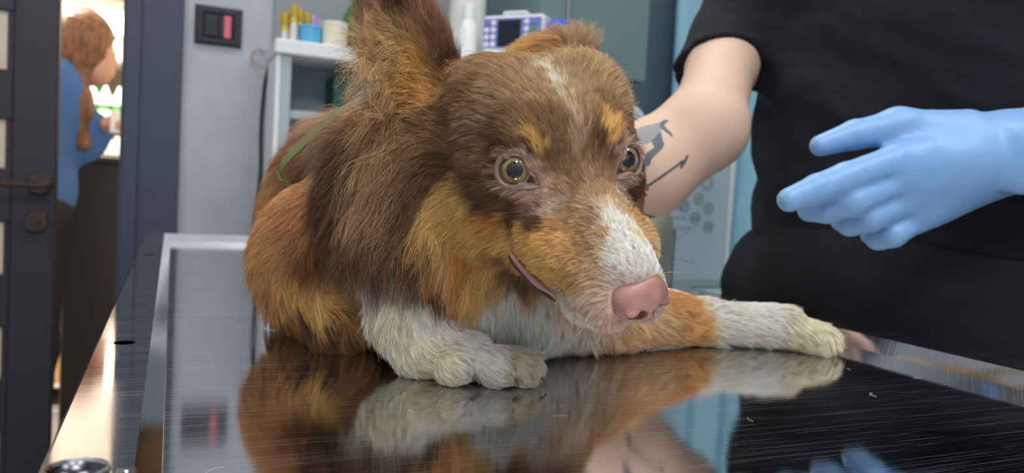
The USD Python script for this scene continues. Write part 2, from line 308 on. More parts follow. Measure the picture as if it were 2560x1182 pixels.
for x, y, h, l in ((.277, 1.785, .076, 'taller lilac-capped sample tube behind the blue tub'), (.290, 1.792, .070, 'shorter lilac-capped sample tube nearest to the cream jar')):
    blood_tube(x, y, h, LILAC, l, 'lilac-capped tubes on the cabinet')
t = thing('tub', 'sky blue plastic tub between the yellow-capped tubes and the cream jar', 'tub', (.2635, 1.735, 1.321))
obj('body', lathe([(0, 0), (.0225, 0), (.0235, .002), (.0245, .036), (0, .036)], 40), mat('sky_blue_plastic', srgb(96, 178, 228), .35), t); obj('lid', lathe([(0, .036), (.0252, .036), (.0252, .040), (.0235, .0425), (0, .0435)], 40), mat('sky_blue_lid', srgb(92, 170, 222), .3), t)
t = thing('jar', 'cream white plastic jar on the white cabinet top', 'jar', (.3145, 1.728, 1.321))
CREAM = mat('cream_plastic', srgb(232, 228, 206), .35)
obj('body', lathe([(0, 0), (.0265, 0), (.0275, .002), (.0275, .047), (0, .047)], 48), CREAM, t); obj('lid', lathe([(0, .047), (.0280, .047), (.0280, .0535), (.0265, .0555), (0, .056)], 48), CREAM, t)
t = thing('bottle', 'round-shouldered green plastic bottle beside the cream jar', 'bottle', (.392, 1.785, 1.321))
GREEN = usdkit.material(stage, '/World/Looks/green_plastic', {'p': ('principled_bsdf', dict(base_color=srgb(70, 140, 62), roughness=.18, transmission_weight=.25, specular_ior_level=.5))}, [], surface='p.BSDF')
obj('body', lathe([(0, 0), (.048, 0), (.052, .004), (.053, .060), (.050, .085), (.040, .108), (.024, .122), (.014, .128), (.014, .14), (0, .14)], 48), GREEN, t); obj('cap', cyl(.016, .138, .165, sec=32, bev=.002), GREEN, t)
t = thing('glass_jar', 'small clear glass jar with a round metal knob on the cabinet top', 'jar', (.553, 1.80, 1.321))
CLEAR = usdkit.material(stage, '/World/Looks/clear_glass', {'p': ('principled_bsdf', dict(base_color=(.96, .98, .97), roughness=.02, transmission_weight=1.0, ior=1.45))}, [], surface='p.BSDF')
obj('body', lathe([(0, 0), (.034, 0), (.036, .003), (.036, .098), (.033, .102), (.033, .006), (0, .006)], 48), CLEAR, t); obj('lid', lathe([(0, .102), (.036, .102), (.036, .108), (.02, .113), (0, .115)], 48), CLEAR, t); obj('knob', move(trimesh.creation.icosphere(3, .010), 0, 0, .124), CHROME, t, smooth=True)
t = thing('bottle', 'slim white plastic bottle with a narrow cap left of the monitor', 'bottle', (.617, 1.715, 1.321))
WPL = mat('white_plastic', srgb(240, 242, 240), .3)
obj('body', lathe([(0, 0), (.0235, 0), (.0250, .002), (.0250, .060), (.0225, .080), (.0165, .098), (.0135, .104), (0, .104)], 40), WPL, t); obj('cap', lathe([(0, .103), (.0150, .103), (.0150, .134), (.0135, .137), (0, .137)], 40), WPL, t)
t = thing('paper_roll', 'white paper roll standing behind the slim white bottle', 'roll', (.640, 1.79, 1.321))
obj('paper', lathe([(.012, 0), (.044, 0), (.044, .22), (.012, .22), (.012, 0)], 48), mat('paper_white', srgb(228, 228, 226), .8), t); obj('core', lathe([(.010, .001), (.0118, .001), (.0118, .219), (.010, .219), (.010, .001)], 32), mat('card_core', srgb(150, 128, 100), .8), t)

# monitor: white housing, lavender key panel, dark screen, blue side knobs
MW = mat('monitor_white', srgb(226, 230, 234), .35); MP = mat('monitor_panel', srgb(120, 132, 196), .4); KEY = mat('monitor_key', srgb(228, 232, 244), .35); SCR = mat('monitor_screen', srgb(24, 28, 44), .12)
t = thing('vital_signs_monitor', 'white bedside monitor with a dark screen and rows of round keys on the cabinet', 'monitor', (.629, 1.660, 1.347), rotz=-48)
W_, H_, D_ = .152, .078, .112
obj('housing', box(0, W_, 0, D_, 0, H_, .007), MW, t); obj('carry_handle', box(.045, .108, .006, .030, H_-.001, H_+.010, .005), MW, t)
obj('key_panel', box(.006, W_-.006, -.0015, .001, .005, H_-.007, .0012), MP, t)
obj('screen', box(.042, .098, -.0028, -.001, .006, H_-.012, .0008), SCR, t)
for c in range(2):
    for r in range(4):
        obj('key', rot(lathe([(0, 0), (.0064, 0), (.0058, .003), (.003, .004), (0, .0042)], 20), (1, 0, 0), 90).apply_translation((.0145 + .0165*c, -.0012, .013 + .0158*r)), KEY if not (c == 0 and r == 3) else MP, t)
for c in range(2):
    for r in range(4):
        mk = KEY if c == 0 else {3: MP, 2: mat('green_key', srgb(30, 160, 84), .4)}.get(r, KEY)
        obj('key', rot(lathe([(0, 0), (.0064, 0), (.0058, .003), (.003, .004), (0, .0042)], 20), (1, 0, 0), 90).apply_translation((.112 + .0180*c, -.0012, .013 + .0158*r)), mk, t, label='green start key' if (c == 1 and r == 2) else None)
BLUEK = mat('blue_knob', srgb(66, 104, 196), .3)
obj('side_knob', rot(lathe([(0, 0), (.036, 0), (.039, .004), (.037, .030), (.024, .047), (0, .050)], 40), (0, 1, 0), 90).apply_translation((W_-.001, .052, .038)), BLUEK, t, label='large blue side knob')
obj('foot', box(.01, W_-.01, .005, D_-.005, -.026, .001, .004), MW, t)
t = thing('cable_plug', 'small blue plug at the right end of the monitor', 'plug', (.872, 1.580, 1.321))
obj('grip', lathe([(0, 0), (.012, 0), (.014, .003), (.014, .052), (.010, .062), (0, .064)], 28), BLUEK, t); obj('band', lathe([(.0143, .02), (.0150, .021), (.0150, .026), (.0143, .027)], 28), mat('blue_band', srgb(110, 140, 220), .3), t)

# wall cabinet above
CABT = mat('cabinet_teal_grey', srgb(112, 138, 138), .45)
t = thing('wall_cabinet', 'teal grey wall cabinet with a slim metal handle strip above the monitor', 'cabinet')
obj('carcass', box(.757, 1.047, 1.640, 1.985, 1.318, 2.10, .002), CABT, t)
obj('door', box(.757, .8195, 1.620, 1.639, 1.318, 2.10, .0015), CABT, t); obj('door', box(.8265, 1.047, 1.620, 1.639, 1.318, 2.10, .0015), CABT, t)
obj('handle_strip', box(.8200, .8255, 1.612, 1.639, 1.318, 2.10, .001), ALU, t, label='slim metal handle strip')
t = thing('cabinet_gap_block', 'added dark block standing in for the gap under the right end of the wall cabinet', 'lamp', (.99, 1.72, 1.3185))
obj('housing', box(-.03, .05, .13, .22, -.026, -.0005, .004), mat('dark_gap', srgb(52, 62, 66), .5), t); obj('gap_underside', box(-.02, .04, .14, .21, -.028, -.026, .0005), mat('gap_grey', srgb(90, 100, 104), .3), t)  # added dark block standing in for the dark gap below the cabinet

# blue curtain in the corner
n = 120; xs = np.linspace(1.262, 1.90, n); ys = 1.80 + .022*np.sin(np.linspace(0, 34, n)) + .012*np.sin(np.linspace(1, 13, n)); zz = np.linspace(.25, 2.25, 24)
V = np.vstack([np.stack([xs + .004*np.sin(6*z), ys + .008*(2.25-z)*np.sin(np.linspace(0, 20, n) + z), np.full(n, z)], -1) for z in zz]); nv = len(V); V = np.vstack([V, V + [0, .004, 0]])
i, j = np.meshgrid(np.arange(len(zz)-1), np.arange(n-1), indexing='ij'); a = (i*n + j).ravel(); q = np.stack([a, a+1, a+n+1, a+n], 1)
F = np.vstack([q, q[:, ::-1] + nv]); edge = np.r_[np.arange(n), np.arange(1, len(zz))*n + n-1, (len(zz)-1)*n + np.arange(n-2, -1, -1), np.arange(len(zz)-2, 0, -1)*n]
e2 = np.roll(edge, -1); F = np.vstack([F, np.stack([edge, edge + nv, e2 + nv, e2], 1)])
CURT = usdkit.material(stage, '/World/Looks/curtain_cloth', {'p': ('principled_bsdf', dict(base_color=srgb(160, 208, 226), roughness=.7))}, [], surface='p.BSDF')
t = thing('curtain', 'pale blue curtain hanging in the corner behind the standing person', 'curtain')
obj('cloth', trimesh.Trimesh(V, np.vstack([F[:, [0, 1, 2]], F[:, [0, 2, 3]]]), process=False), CURT, t, smooth=True)
obj('rail', rot(cyl(.008, 0, .70, sec=16), (0, 1, 0), 90).apply_translation((1.24, 1.802, 2.262)), ALU, t)
for k in range(9): obj('hook', tube(smooth_path([(1.29+.072*k, 1.802, 2.272), (1.29+.072*k, 1.795, 2.262), (1.29+.072*k, 1.800, 2.245)], 8), .0018, 6), ALU, t)

# low worktop along the corner, with the printed appliance and the canister
t = thing('worktop_cabinet', 'low white cabinet with a pale worktop behind the table', 'cabinet')
obj('worktop', box(.70, 1.80, 1.10, 1.60, .825, .850, .003), mat('worktop_pale', srgb(196, 208, 214), .35), t)
for k in range(3): d_ = obj('door', box(.72+.36*k, 1.07+.36*k, 1.115, 1.133, .10, .82, .002), CABW, t); obj('knob', rot(cyl(.012, 0, .02, sec=20, bev=.002), (1, 0, 0), 90).apply_translation((1.04+.36*k, 1.115, .70)), ALU, d_)
obj('carcass', box(.715, 1.79, 1.133, 1.59, .0, .825, .002), CABW, t)
APP = mat('appliance_panel', srgb(196, 214, 222), .4); INK = mat('grey_ink', srgb(112, 124, 132), .6); INK2 = mat('pale_ink', srgb(164, 180, 188), .6)
t = thing('appliance', 'pale blue-white appliance front printed with numbered circles behind the arm', 'appliance', (0, 0, 0))
obj('housing', box(.86, 1.110, 1.350, 1.56, .862, 1.185, .008), APP, t); obj('plinth', box(.87, 1.105, 1.343, 1.56, .851, .872, .003), mat('appliance_plinth', srgb(170, 186, 192), .4), t)
obj('edge_strip', box(1.104, 1.112, 1.342, 1.352, .875, 1.180, .002), CABW, t)
def ringprint(x, z, r, txt, mats=INK):
    face = lambda m: move(rot(m, (1, 0, 0), 90), 0, 1.3497, 0)
    g = [trimesh.creation.annulus(r*.86, r, .0004, sections=48)]
    g2 = [trimesh.creation.annulus(r*1.13, r*1.19, .0004, sections=48)]
    obj('printed_ring', move(face(cat(g)), x, 0, z), mats, t); obj('printed_ring', move(face(cat(g2)), x, 0, z), INK2, t)
    if isinstance(txt, str):
        m = meshkit.text_mesh(txt, r*.8, .0004, True); m.apply_translation(-m.bounds.mean(0)); obj('printed_symbol', move(face(m), x, 0, z), mats, t)
    else: obj('printed_symbol', move(face(txt), x, 0, z), mats, t)
ringprint(1.044, 1.077, .0150, trimesh.creation.annulus(.0085, .0105, .0004, sections=40), INK2)
plus = cat(plate([(-.0045, -.0013), (.0045, -.0013), (.0045, .0013), (-.0045, .0013)], .0004), plate([(-.0013, -.0045), (.0013, -.0045), (.0013, .0045), (-.0013, .0045)], .0004))
ringprint(1.026, 1.040, .0112, plus); ringprint(.990, 1.023, .0112, '37')
ringprint(1.053, 1.021, .0112, plate([(-.005, .006), (.006, .0005), (-.004, -.006), (-.0015, 0)], .0004)); ringprint(1.020, .999, .0112, '40'); ringprint(1.056, .981, .0112, '43')
for (x, z), L_ in (((.966, 1.018), .013), ((.9745, .998), .024), ((.984, .977), .032)):
    k = 0; xx = x - L_/2
    while xx < x + L_/2:
        w_ = .0022 + .0012*((k*7) % 3); obj('printed_line', box(xx, min(xx+w_, x+L_/2), 1.3493, 1.3499, z-.0016, z+.0016, .0001), INK2, t); xx += w_ + .0008; k += 1
    obj('printed_mark', move(rot(trimesh.creation.annulus(.0018, .0030, .0004, sections=20), (1, 0, 0), 90), x + L_/2 + .007, 1.3497, z), INK, t)
obj('printed_mark', move(rot(trimesh.creation.annulus(.0022, .0028, .0004, sections=20), (1, 0, 0), 90), 1.070, 1.3497, .957), INK2, t)
t = thing('canister', 'beige plastic canister with a dark grey right edge in front of the printed appliance', 'canister', (.805, 1.205, .851))
BEI = mat('beige_plastic', srgb(206, 202, 184), .45)
obj('body', lathe([(0, 0), (.046, 0), (.049, .004), (.049, .115), (.044, .150), (.032, .176), (.018, .186), (0, .187)], 48), BEI, t); obj('cap', lathe([(0, .186), (.018, .186), (.018, .205), (0, .207)], 32), BEI, t)
obj('dark_edge', box(.046, .058, -.012, .012, .008, .130, .004), mat('dark_edge_grey', srgb(104, 110, 104), .5), t)  # dark grey strip along the right edge of the canister
t = thing('rolled_towel', 'white rolled towel on the small steel stand behind the tattooed arm', 'towel', (.80, 1.345, 1.128))
s_ = np.linspace(0, 6*np.pi, 90); sp = np.stack([(.006 + .0017*s_)*np.cos(s_), 0*s_, (.006 + .0017*s_)*np.sin(s_)], -1)
obj('roll', rot(move(lathe([(0, -.07), (.036, -.07), (.042, -.060), (.042, .060), (.036, .07), (0, .07)], 40)), (1, 0, 0), 90).apply_translation((0, 0, .042)), WPL, t); obj('end_fold', tube(sp*.9 + [0, -.071, .042], .0012, 6), mat('towel_edge', srgb(206, 210, 212), .8), t)
t = thing('steel_stand', 'small steel stand under the rolled white towel', 'stand', (.80, 1.345, .851))
obj('plate', box(-.05, .05, -.062, .062, .270, .277, .002), ALU, t)
for x in (-.044, .044):
    for y in (-.054, .054): obj('leg', cyl(.004, 0, .271, x, y, 12), ALU, t)

# cable and wire coil on the wall
t = thing('power_cable', 'black cable hanging down the wall beside the grey cabinet', 'cable')
obj('cord', tube(smooth_path([(.250, 1.900, 1.310), (.222, 1.915, 1.314), (.203, 1.935, 1.296), (.195, 1.955, 1.240), (.193, 1.970, 1.150), (.196, 1.975, 1.050), (.186, 1.978, .90), (.190, 1.978, .55), (.19, 1.978, .30)], 90), .0050, 10), mat('cable_grey', srgb(62, 66, 68), .5), t)
obj('plug', lathe([(0, 0), (.012, 0), (.014, .004), (.010, .03), (.005, .05), (0, .05)], 24).apply_translation((.19, 1.978, .262)), RUBBER, t)
COPPER = mat('copper_wire', srgb(176, 148, 142), .4)
t = thing('wire_coil', 'thin coiled copper wire hanging on the wall above the black cable', 'wire')
a = np.linspace(0, 2*np.pi*3, 120); obj('coil', tube(np.stack([.186 + (.0195 + .0015*np.sin(a*.7))*np.cos(a), 1.985 + .002*np.sin(a*.5), 1.322 + (.0195 + .0015*np.cos(a*.6))*np.sin(a)], -1), .0009, 6), COPPER, t)
obj('tail', tube(smooth_path([(.167, 1.986, 1.312), (.171, 1.985, 1.292), (.19, 1.985, 1.282), (.20, 1.985, 1.290)], 20), .0008, 6), COPPER, t)
obj('nail', rot(cyl(.002, 0, .02, sec=12), (1, 0, 0), 90).apply_translation((.191, Y0, 1.342)), ALU, t)

# ------------------------------------------------------------------ the lit shop beyond the door
COUNTER = mat('counter_dark', srgb(58, 52, 48), .5); SHELFW = mat('shop_shelf', srgb(232, 224, 210), .5); BACKP = mat('shop_back', srgb(150, 138, 128), .6)
t = thing('shop_counter', 'dark brown shop counter seen through the doorway', 'counter')
obj('body', box(-.3126, .95, 2.82, 3.25, 0, 1.051, .004), COUNTER, t); obj('counter_top', box(-.3140, .96, 2.81, 3.26, 1.051, 1.072, .003), COUNTER, t)
t = thing('shop_shelving', 'white lit shelving with products beyond the doorway', 'shelf')
for z in (.10, .42, .70, .86, 1.115, 1.275, 1.515, 1.80): obj('shelf', box(-1.5, .6, 3.78, 4.10, z-.02, z, .002), SHELFW, t)
obj('back_panel', box(-1.5, .6, 4.10, 4.12, 0, 2.1, .002), BACKP, t)
for x in (-1.52, .6): obj('side_panel', box(x, x+.02, 3.78, 4.12, 0, 2.1, .002), SHELFW, t)
t = thing('shelf_lamp', 'long glowing strip lamp along the top of the shop shelving', 'lamp', (-.45, 3.86, 1.60))
obj('tube', rot(cyl(.040, -.95, .95, sec=24), (0, 1, 0), 90).apply_translation((0, 0, .06)), emit('strip_glow', (1.0, .86, .66), 9.0), t); obj('housing', box(-.98, .98, -.03, .05, .105, .13, .004), WHITE, t)
LABELG = mat('green_label', srgb(70, 130, 62), .5)
def shop_bottle(x, k):
    t = thing('shop_bottle', ['white cone-topped bottle with green label, leftmost of three beside the woman', 'white cone-topped bottle with green label, middle of three on the shop shelf', 'white cone-topped bottle with green label, nearest to the door frame', 'white cone-topped bottle on the shop shelf hidden past the door frame', 'white cone-topped bottle hidden behind the head of the woman'][k], 'bottle', (x, 3.84, 1.275))
    obj('body', lathe([(0, 0), (.026, 0), (.027, .002), (.027, .062), (.022, .078), (.010, .108), (.007, .120), (0, .121)], 32), WPL, t); obj('label', lathe([(.0271, .012), (.0276, .013), (.0276, .036), (.0271, .037)], 32), LABELG, t)
for k, x in enumerate((-.326, -.276, -.222, -.160, -.400)): shop_bottle(x, k)
t = thing('green_box', 'bright green box on the shop shelf above the white bottles', 'box', (-.326, 4.02, 1.275)); obj('carton', box(-.028, .028, -.02, .05, 0, .225, .001), mat('bright_green', srgb(20, 176, 66), .5), t); obj('tab', box(-.012, .012, .01, .014, .225, .24, .001), mat('green_tab', srgb(16, 150, 56), .5), t)
rng = np.random.default_rng(11); PALE = [mat(f'pale_pack_{k}', c, .45) for k, c in enumerate((srgb(244, 236, 222), srgb(230, 214, 196), srgb(236, 236, 232), srgb(214, 196, 170)))]
def pack(x, y, z, w, d_, h_, m, label, group=None):
    t = thing('product_box', label, 'box', (x, y, z), group=group); obj('carton', box(-w/2, w/2, -d_/2, d_/2, 0, h_, .0015), m, t); obj('label', box(-w*.32, w*.32, -d_/2-.0006, -d_/2, h_*.2, h_*.62, .0002), PALE[int(rng.integers(4))], t)
for k, (x, w_, l) in enumerate(((-.372, .05, 'cream product box under the strip lamp, behind the top of the woman\'s head'), (-.318, .046, 'tan product box under the strip lamp beside the woman\'s head'), (-.266, .05, 'white product box under the strip lamp, middle of the row'), (-.212, .048, 'sand-coloured product box under the strip lamp next to the door frame'))):
    pack(x, 3.85, 1.515, w_, .09, .07 + .02*(k % 2), PALE[k], l, 'product boxes under the strip lamp')
for x, m, l in ((-.255, PALE[1], 'beige product box low on the shop shelf beside the phone'), (-.212, PALE[2], 'white product box low on the shop shelf above the counter'), (-.310, PALE[0], 'small pale product box low on the shop shelf behind the elbow')): pack(x, 3.82, 1.115, .04, .08, .045 if x < -.25 else .06, m, l)
LOW = [('teal', (52, 134, 132), .70), ('beige', (196, 176, 156), .86), ('grey', (168, 150, 136), .42), ('orange', (206, 158, 84), .10)]
for nm, c, z in LOW:
    m = mat('low_' + nm, srgb(*c), .5)
    pack(-.455, 3.84, z, .075, .12, .13, m, f'{nm} product box on a low shop shelf beside the door edge')

# ------------------------------------------------------------------ woman in the shop
def wsdf_hair(p):
    h = ell(p, (-.262, 2.60, 1.395), (.098, .105, .105)); h = smin(h, cone(p, (-.305, 2.585, 1.38), (-.260, 2.54, 1.20), .072, .042), .04)
    h = smin(h, cone(p, (-.260, 2.545, 1.22), (-.240, 2.535, 1.10), .041, .022), .03)
    h = np.maximum(h, -(ell(p, (-.170, 2.60, 1.335), (.055, .060, .085))))
    w = np.stack([p[:, 0]*90, p[:, 1]*90, p[:, 2]*18], -1); return h + .010*(meshkit.fbm(w, 3, 2) - .5)
def wsdf_body(p):
    q = ell(p, (-.248, 2.60, 1.375), (.078, .074, .100)); q = smin(q, ell(p, (-.205, 2.60, 1.330), (.038, .044, .058)), .03)
    q = smin(q, ell(p, (-.172, 2.60, 1.345), (.014, .010, .016)), .012)
    for s in (-1, 1): q = smin(q, ell(p, (-.190, 2.60+.028*s, 1.368), (.016, .014, .009)), .01)
    q = smin(q, ell(p, (-.176, 2.60, 1.312), (.014, .022, .007)), .008)
    q = smin(q, cone(p, (-.275, 2.60, 1.32), (-.330, 2.60, 1.24), .045, .055), .03)
    q = smin(q, cone(p, (-.36, 2.60, 1.2), (-.38, 2.60, .9), .10, .11), .04)
    # forearm, palm and five fingers round the phone
    q = np.minimum(q, cone(p, (-.235, 2.60, 1.125), (-.190, 2.575, 1.150), .030, .024)); q = smin(q, ell(p, (-.172, 2.545, 1.160), (.026, .034, .018)), .015)
    for k in range(4): q = smin(q, cone(p, (-.160+.004*k, 2.53-.012*k, 1.166), (-.140+.003*k, 2.520-.012*k, 1.172-.010*k), .0085, .0065), .004)
    q = smin(q, cone(p, (-.180, 2.528, 1.172), (-.152, 2.515, 1.186), .010, .0075), .006)
    for s in (-1, 1):
        q = np.minimum(q, cone(p, (-.38, 2.60+.08*s, .88), (-.37, 2.60+.085*s, .48), .085, .055)); q = smin(q, cone(p, (-.37, 2.60+.085*s, .48), (-.38, 2.60+.085*s, .09), .055, .04), .03)
    return q
def wsdf_hoodie(p):
    q = ell(p, (-.375, 2.60, 1.10), (.125, .185, .24)); q = smin(q, cone(p, (-.33, 2.60, 1.27), (-.36, 2.60, 1.22), .095, .12), .04)
    q = smin(q, cone(p, (-.325, 2.53, 1.255), (-.248, 2.60, 1.118), .088, .068), .04); q = smin(q, cone(p, (-.248, 2.60, 1.118), (-.205, 2.585, 1.142), .066, .042), .03)
    q = smin(q, cone(p, (-.37, 2.74, 1.22), (-.40, 2.72, .98), .065, .055), .04)
    q = smin(q, ell(p, (-.385, 2.60, .95), (.125, .18, .10)), .05)
    return q + .012*(meshkit.fbm(p*[16, 16, 11], 3, 5) - .5)
woman = thing('person', 'woman with long reddish brown hair and blue hoodie looking at a phone', 'person')
lo, hi = (-.54, 2.36, .02), (-.12, 2.86, 1.56)
WSKIN = mat('woman_skin', srgb(214, 164, 138), .55)
obj('body', surface(wsdf_body, lo, hi, .006), WSKIN, woman, smooth=True)
obj('hoodie', surface(wsdf_hoodie, lo, hi, .007), mat('blue_fleece', srgb(74, 112, 168), .9), woman, smooth=True, label='blue hoodie')
HAIRW = usdkit.material(stage, '/World/Looks/woman_hair', {'tc': ('texture_coordinate', {}), 'mp': ('mapping', dict(scale=(150, 150, 14))), 'n': ('noise_texture', dict(scale=1.0, detail=4.0)),
    'r': ('rgb_ramp', dict(ramp=[(.3, srgb(84, 52, 32)), (.7, srgb(152, 104, 66))])), 'p': ('principled_bsdf', dict(roughness=.45))}, [('tc.object', 'mp.vector'), ('mp.vector', 'n.vector'), ('n.fac', 'r.fac'), ('r.color', 'p.base_color')], surface='p.BSDF')
obj('hair', surface(wsdf_hair, lo, hi, .006), HAIRW, woman, smooth=True, label='long wavy reddish brown hair')
def wsdf_pants(p):
    q = 9.0*np.ones(len(p))
    for s in (-1, 1): q = np.minimum(q, smin(cone(p, (-.38, 2.60+.08*s, .90), (-.37, 2.60+.085*s, .48), .100, .068), cone(p, (-.37, 2.60+.085*s, .48), (-.38, 2.60+.085*s, .08), .066, .052), .03))
    return smin(q, ell(p, (-.385, 2.60, .90), (.125, .175, .09)), .04)
obj('trousers', surface(wsdf_pants, lo, hi, .008), mat('dark_trousers', srgb(28, 26, 32), .8), woman, smooth=True)
for s in (-1, 1): obj('shoe', tm(hull([(x, 2.60+.085*s+y, z) for x, y, z in [(-.44, -.035, .0), (-.44, .035, .0), (-.20, -.04, 0), (-.20, .04, 0), (-.22, -.035, .04), (-.22, .035, .04), (-.33, -.035, .09), (-.33, .035, .09), (-.45, -.03, .09), (-.45, .03, .09)]])), RUBBER, woman)
t = thing('phone', 'dark phone held in the hand of the woman in the shop', 'phone', (-.150, 2.500, 1.165), rotz=-25); obj('case', box(-.004, .004, -.030, .030, -.03, .035, .002), PALE[2], t); obj('screen', box(-.0048, -.0041, -.028, .028, -.028, .033, .0003), mat('phone_screen', srgb(150, 154, 166), .2), t)

# ------------------------------------------------------------------ the standing person (coordinates from the tray floor)
HAND = dict(wrist=(.722, .486, .197), cuff=(.752, .480, .203))
FINGERS = [((.597, .506, .178), (.548, .513, .160), (.5215, .519, .149), (.497, .526, .138), .0150, .0118),      # index, stretched
           ((.603, .509, .160), (.556, .511, .140), (.546, .530, .132), (.540, .545, .130), .0148, .0120),       # middle, curling
           ((.618, .511, .143), (.580, .512, .127), (.578, .532, .121), (.582, .546, .122), .0142, .0115),       # ring
           ((.638, .511, .128), (.611, .512, .112), (.610, .527, .108), (.614, .540, .110), .0128, .0102)]       # little
THUMB = ((.675, .500, .208), (.618, .522, .212), (.578, .535, .202), (.547, .545, .190))
def hand_sdf(p, grow_=0.0):
    W = np.array(HAND['wrist']); d = ell(p, (.655, .507, .170), (.052, .020, .044), frame((.0, 1, .0)) @ np.eye(3))
    for f in FINGERS: d = smin(d, cone(p, W + (np.array(f[0]) - W)*.25, f[0], .024, f[4]*1.08), .016)
    for f in FINGERS:
        g = smin(cone(p, f[0], f[1], f[4], f[4]*.94), cone(p, f[1], f[2], f[4]*.94, f[4]*.90), .003); g = smin(g, cone(p, f[2], f[3], f[4]*.90, f[5]*.92), .003)
        d = smin(d, g, .0035)
    t = smin(cone(p, THUMB[0], THUMB[1], .0235, .0165), smin(cone(p, THUMB[1], THUMB[2], .0160, .0142), cone(p, THUMB[2], THUMB[3], .0142, .0100), .003), .012)
    d = smin(d, t, .010)
    d = smin(d, cone(p, (.680, .497, .182), HAND['wrist'], .034, .0335), .025); d = smin(d, cone(p, HAND['wrist'], HAND['cuff'], .0335, .037), .02)
    return d - grow_
def vet_skin_sdf(p):
    # right arm: upper arm, elbow, forearm, hand laid on the dog's shoulder behind its head
    a = cone(p, (.80, .925, .53), (.664, .845, .313), .056, .0435); a = smin(a, cone(p, (.664, .845, .313), (.570, .749, .219), .0435, .0440), .02)
    a = smin(a, cone(p, (.570, .749, .219), (.506, .769, .166), .0435, .0500), .035); a = smin(a, cone(p, (.506, .769, .166), (.430, .800, .126), .0500, .034), .03)
    a = smin(a, ell(p, (.375, .805, .108), (.040, .030, .022), frame((-.95, .05, -.3))), .02)
    for k in range(4): a = smin(a, smin(cone(p, (.350+.003*k, .835-.018*k, .106), (.322+.003*k, .832-.019*k, .098), .0095, .009), cone(p, (.322+.003*k, .832-.019*k, .098), (.302+.003*k, .828-.019*k, .080), .009, .0075), .003), .004)
    a = smin(a, smin(cone(p, (.390, .780, .112), (.368, .762, .110), .012, .0105), cone(p, (.368, .762, .110), (.345, .752, .100), .0105, .008), .004), .008)
    # left arm to the gloved hand
    b = cone(p, (.85, .455, .53), (.93, .375, .27), .054, .044); b = smin(b, cone(p, (.93, .375, .27), HAND['cuff'], .044, .034), .03)
    b = smin(b, cone(p, HAND['cuff'], HAND['wrist'], .034, .030), .02); b = np.minimum(b, hand_sdf(p, -.0015))
    # trunk, neck, head
    t = ell(p, (.86, .69, .33), (.115, .20, .29)); t = smin(t, cone(p, (.86, .87, .50), (.86, .51, .50), .06, .06), .05); t = smin(t, ell(p, (.86, .69, .02), (.14, .20, .14)), .05)
    t = smin(t, a, .03); t = smin(t, b, .03)
    t = smin(t, cone(p, (.86, .69, .55), (.825, .69, .66), .058, .054), .03)
    h = ell(p, (.815, .69, .745), (.092, .075, .105), frame((-.2, 0, 1), (1, 0, .2))[:, [2, 0, 1]]); h = smin(h, ell(p, (.775, .69, .685), (.050, .055, .060)), .03)
    h = smin(h, ell(p, (.722, .69, .715), (.018, .012, .018)), .014)
    for s in (-1, 1): h = smin(h, ell(p, (.820, .69+.077*s, .725), (.018, .010, .030)), .006); h = -smin(-h, np.linalg.norm(p - [.730, .69+.030*s, .742], axis=1) - .013, .01); h = smin(h, np.linalg.norm(p - [.738, .69+.030*s, .742], axis=1) - .0115, .002)
    h = smin(h, ell(p, (.733, .69, .683), (.012, .024, .006)), .006); h = -smin(-h, ell(p, (.722, .69, .683), (.012, .022, .0012)), .002)
    return smin(t, h, .02)
def vet_shirt_sdf(p):
    t = ell(p, (.847, .702, .30), (.138, .237, .52)); t = np.maximum(t, p[:, 2] - .575)
    t = smin(t, cone(p, (.86, .90, .505), (.86, .50, .505), .075, .075), .06)
    r = cone(p, (.815, .925, .525), (.652, .842, .300), .080, .0525); l = cone(p, (.85, .455, .52), (.92, .380, .30), .070, .060)
    ax = np.array([-.279, -.547, -.790])
    r = np.maximum(r, (p - [.662, .848, .313]) @ ax)
    s_ = (p - [.662, .848, .313]) @ ax; r = r - .0012*np.exp(-((s_ + .003)/.003)**2) + .0009*np.exp(-((s_ + .024)/.0016)**2)
    t = smin(t, r, .035)
    al = np.array([.07, -.075, -.22]); al /= np.linalg.norm(al); t = smin(t, np.maximum(l, (p - [.92, .380, .30]) @ al), .035)
    w = p + .02*np.stack([meshkit.noise(p*11 + 7*k, 50+k) - .5 for k in range(3)], -1)
    fold = meshkit.fbm(w @ np.array([[6., 0, 0], [0, 5, 7], [0, -9, 17]]).T, 3, 9) - .5
    t = t + .026*fold*np.clip((.62 - p[:, 2])/.3, .3, 1)
    t = np.maximum(t, .085 + .012*np.sin(p[:, 1]*13) - p[:, 2])
    inner = np.linalg.norm((p - [.86, .69, .60])*[1, .8, 1], axis=1) - .085
    return -smin(-t, inner, .01)
def vet_trousers_sdf(p):
    t = ell(p, (.842, .70, -.01), (.158, .236, .19)); t = smin(t, ell(p, (.800, .872, .025), (.070, .062, .085)), .03)
    for s in (-1, 1): t = smin(t, smin(cone(p, (.85, .70+.105*s, -.05), (.845, .70+.115*s, -.45), .108, .075), cone(p, (.845, .70+.115*s, -.45), (.865, .70+.12*s, -.82), .075, .062), .03), .04)
    t = t + .018*(meshkit.fbm(p*[9, 8, 14], 3, 19) - .5)
    return np.maximum(t, p[:, 2] - .13)
vet = thing('person', 'person in a black shirt with a tattooed forearm and a blue gloved hand', 'person')
zT = lambda m: move(m, 0, 0, T)
skin_m = surface(vet_skin_sdf, (.27, .30, -.16), (1.06, 1.02, .88), .006, 5)
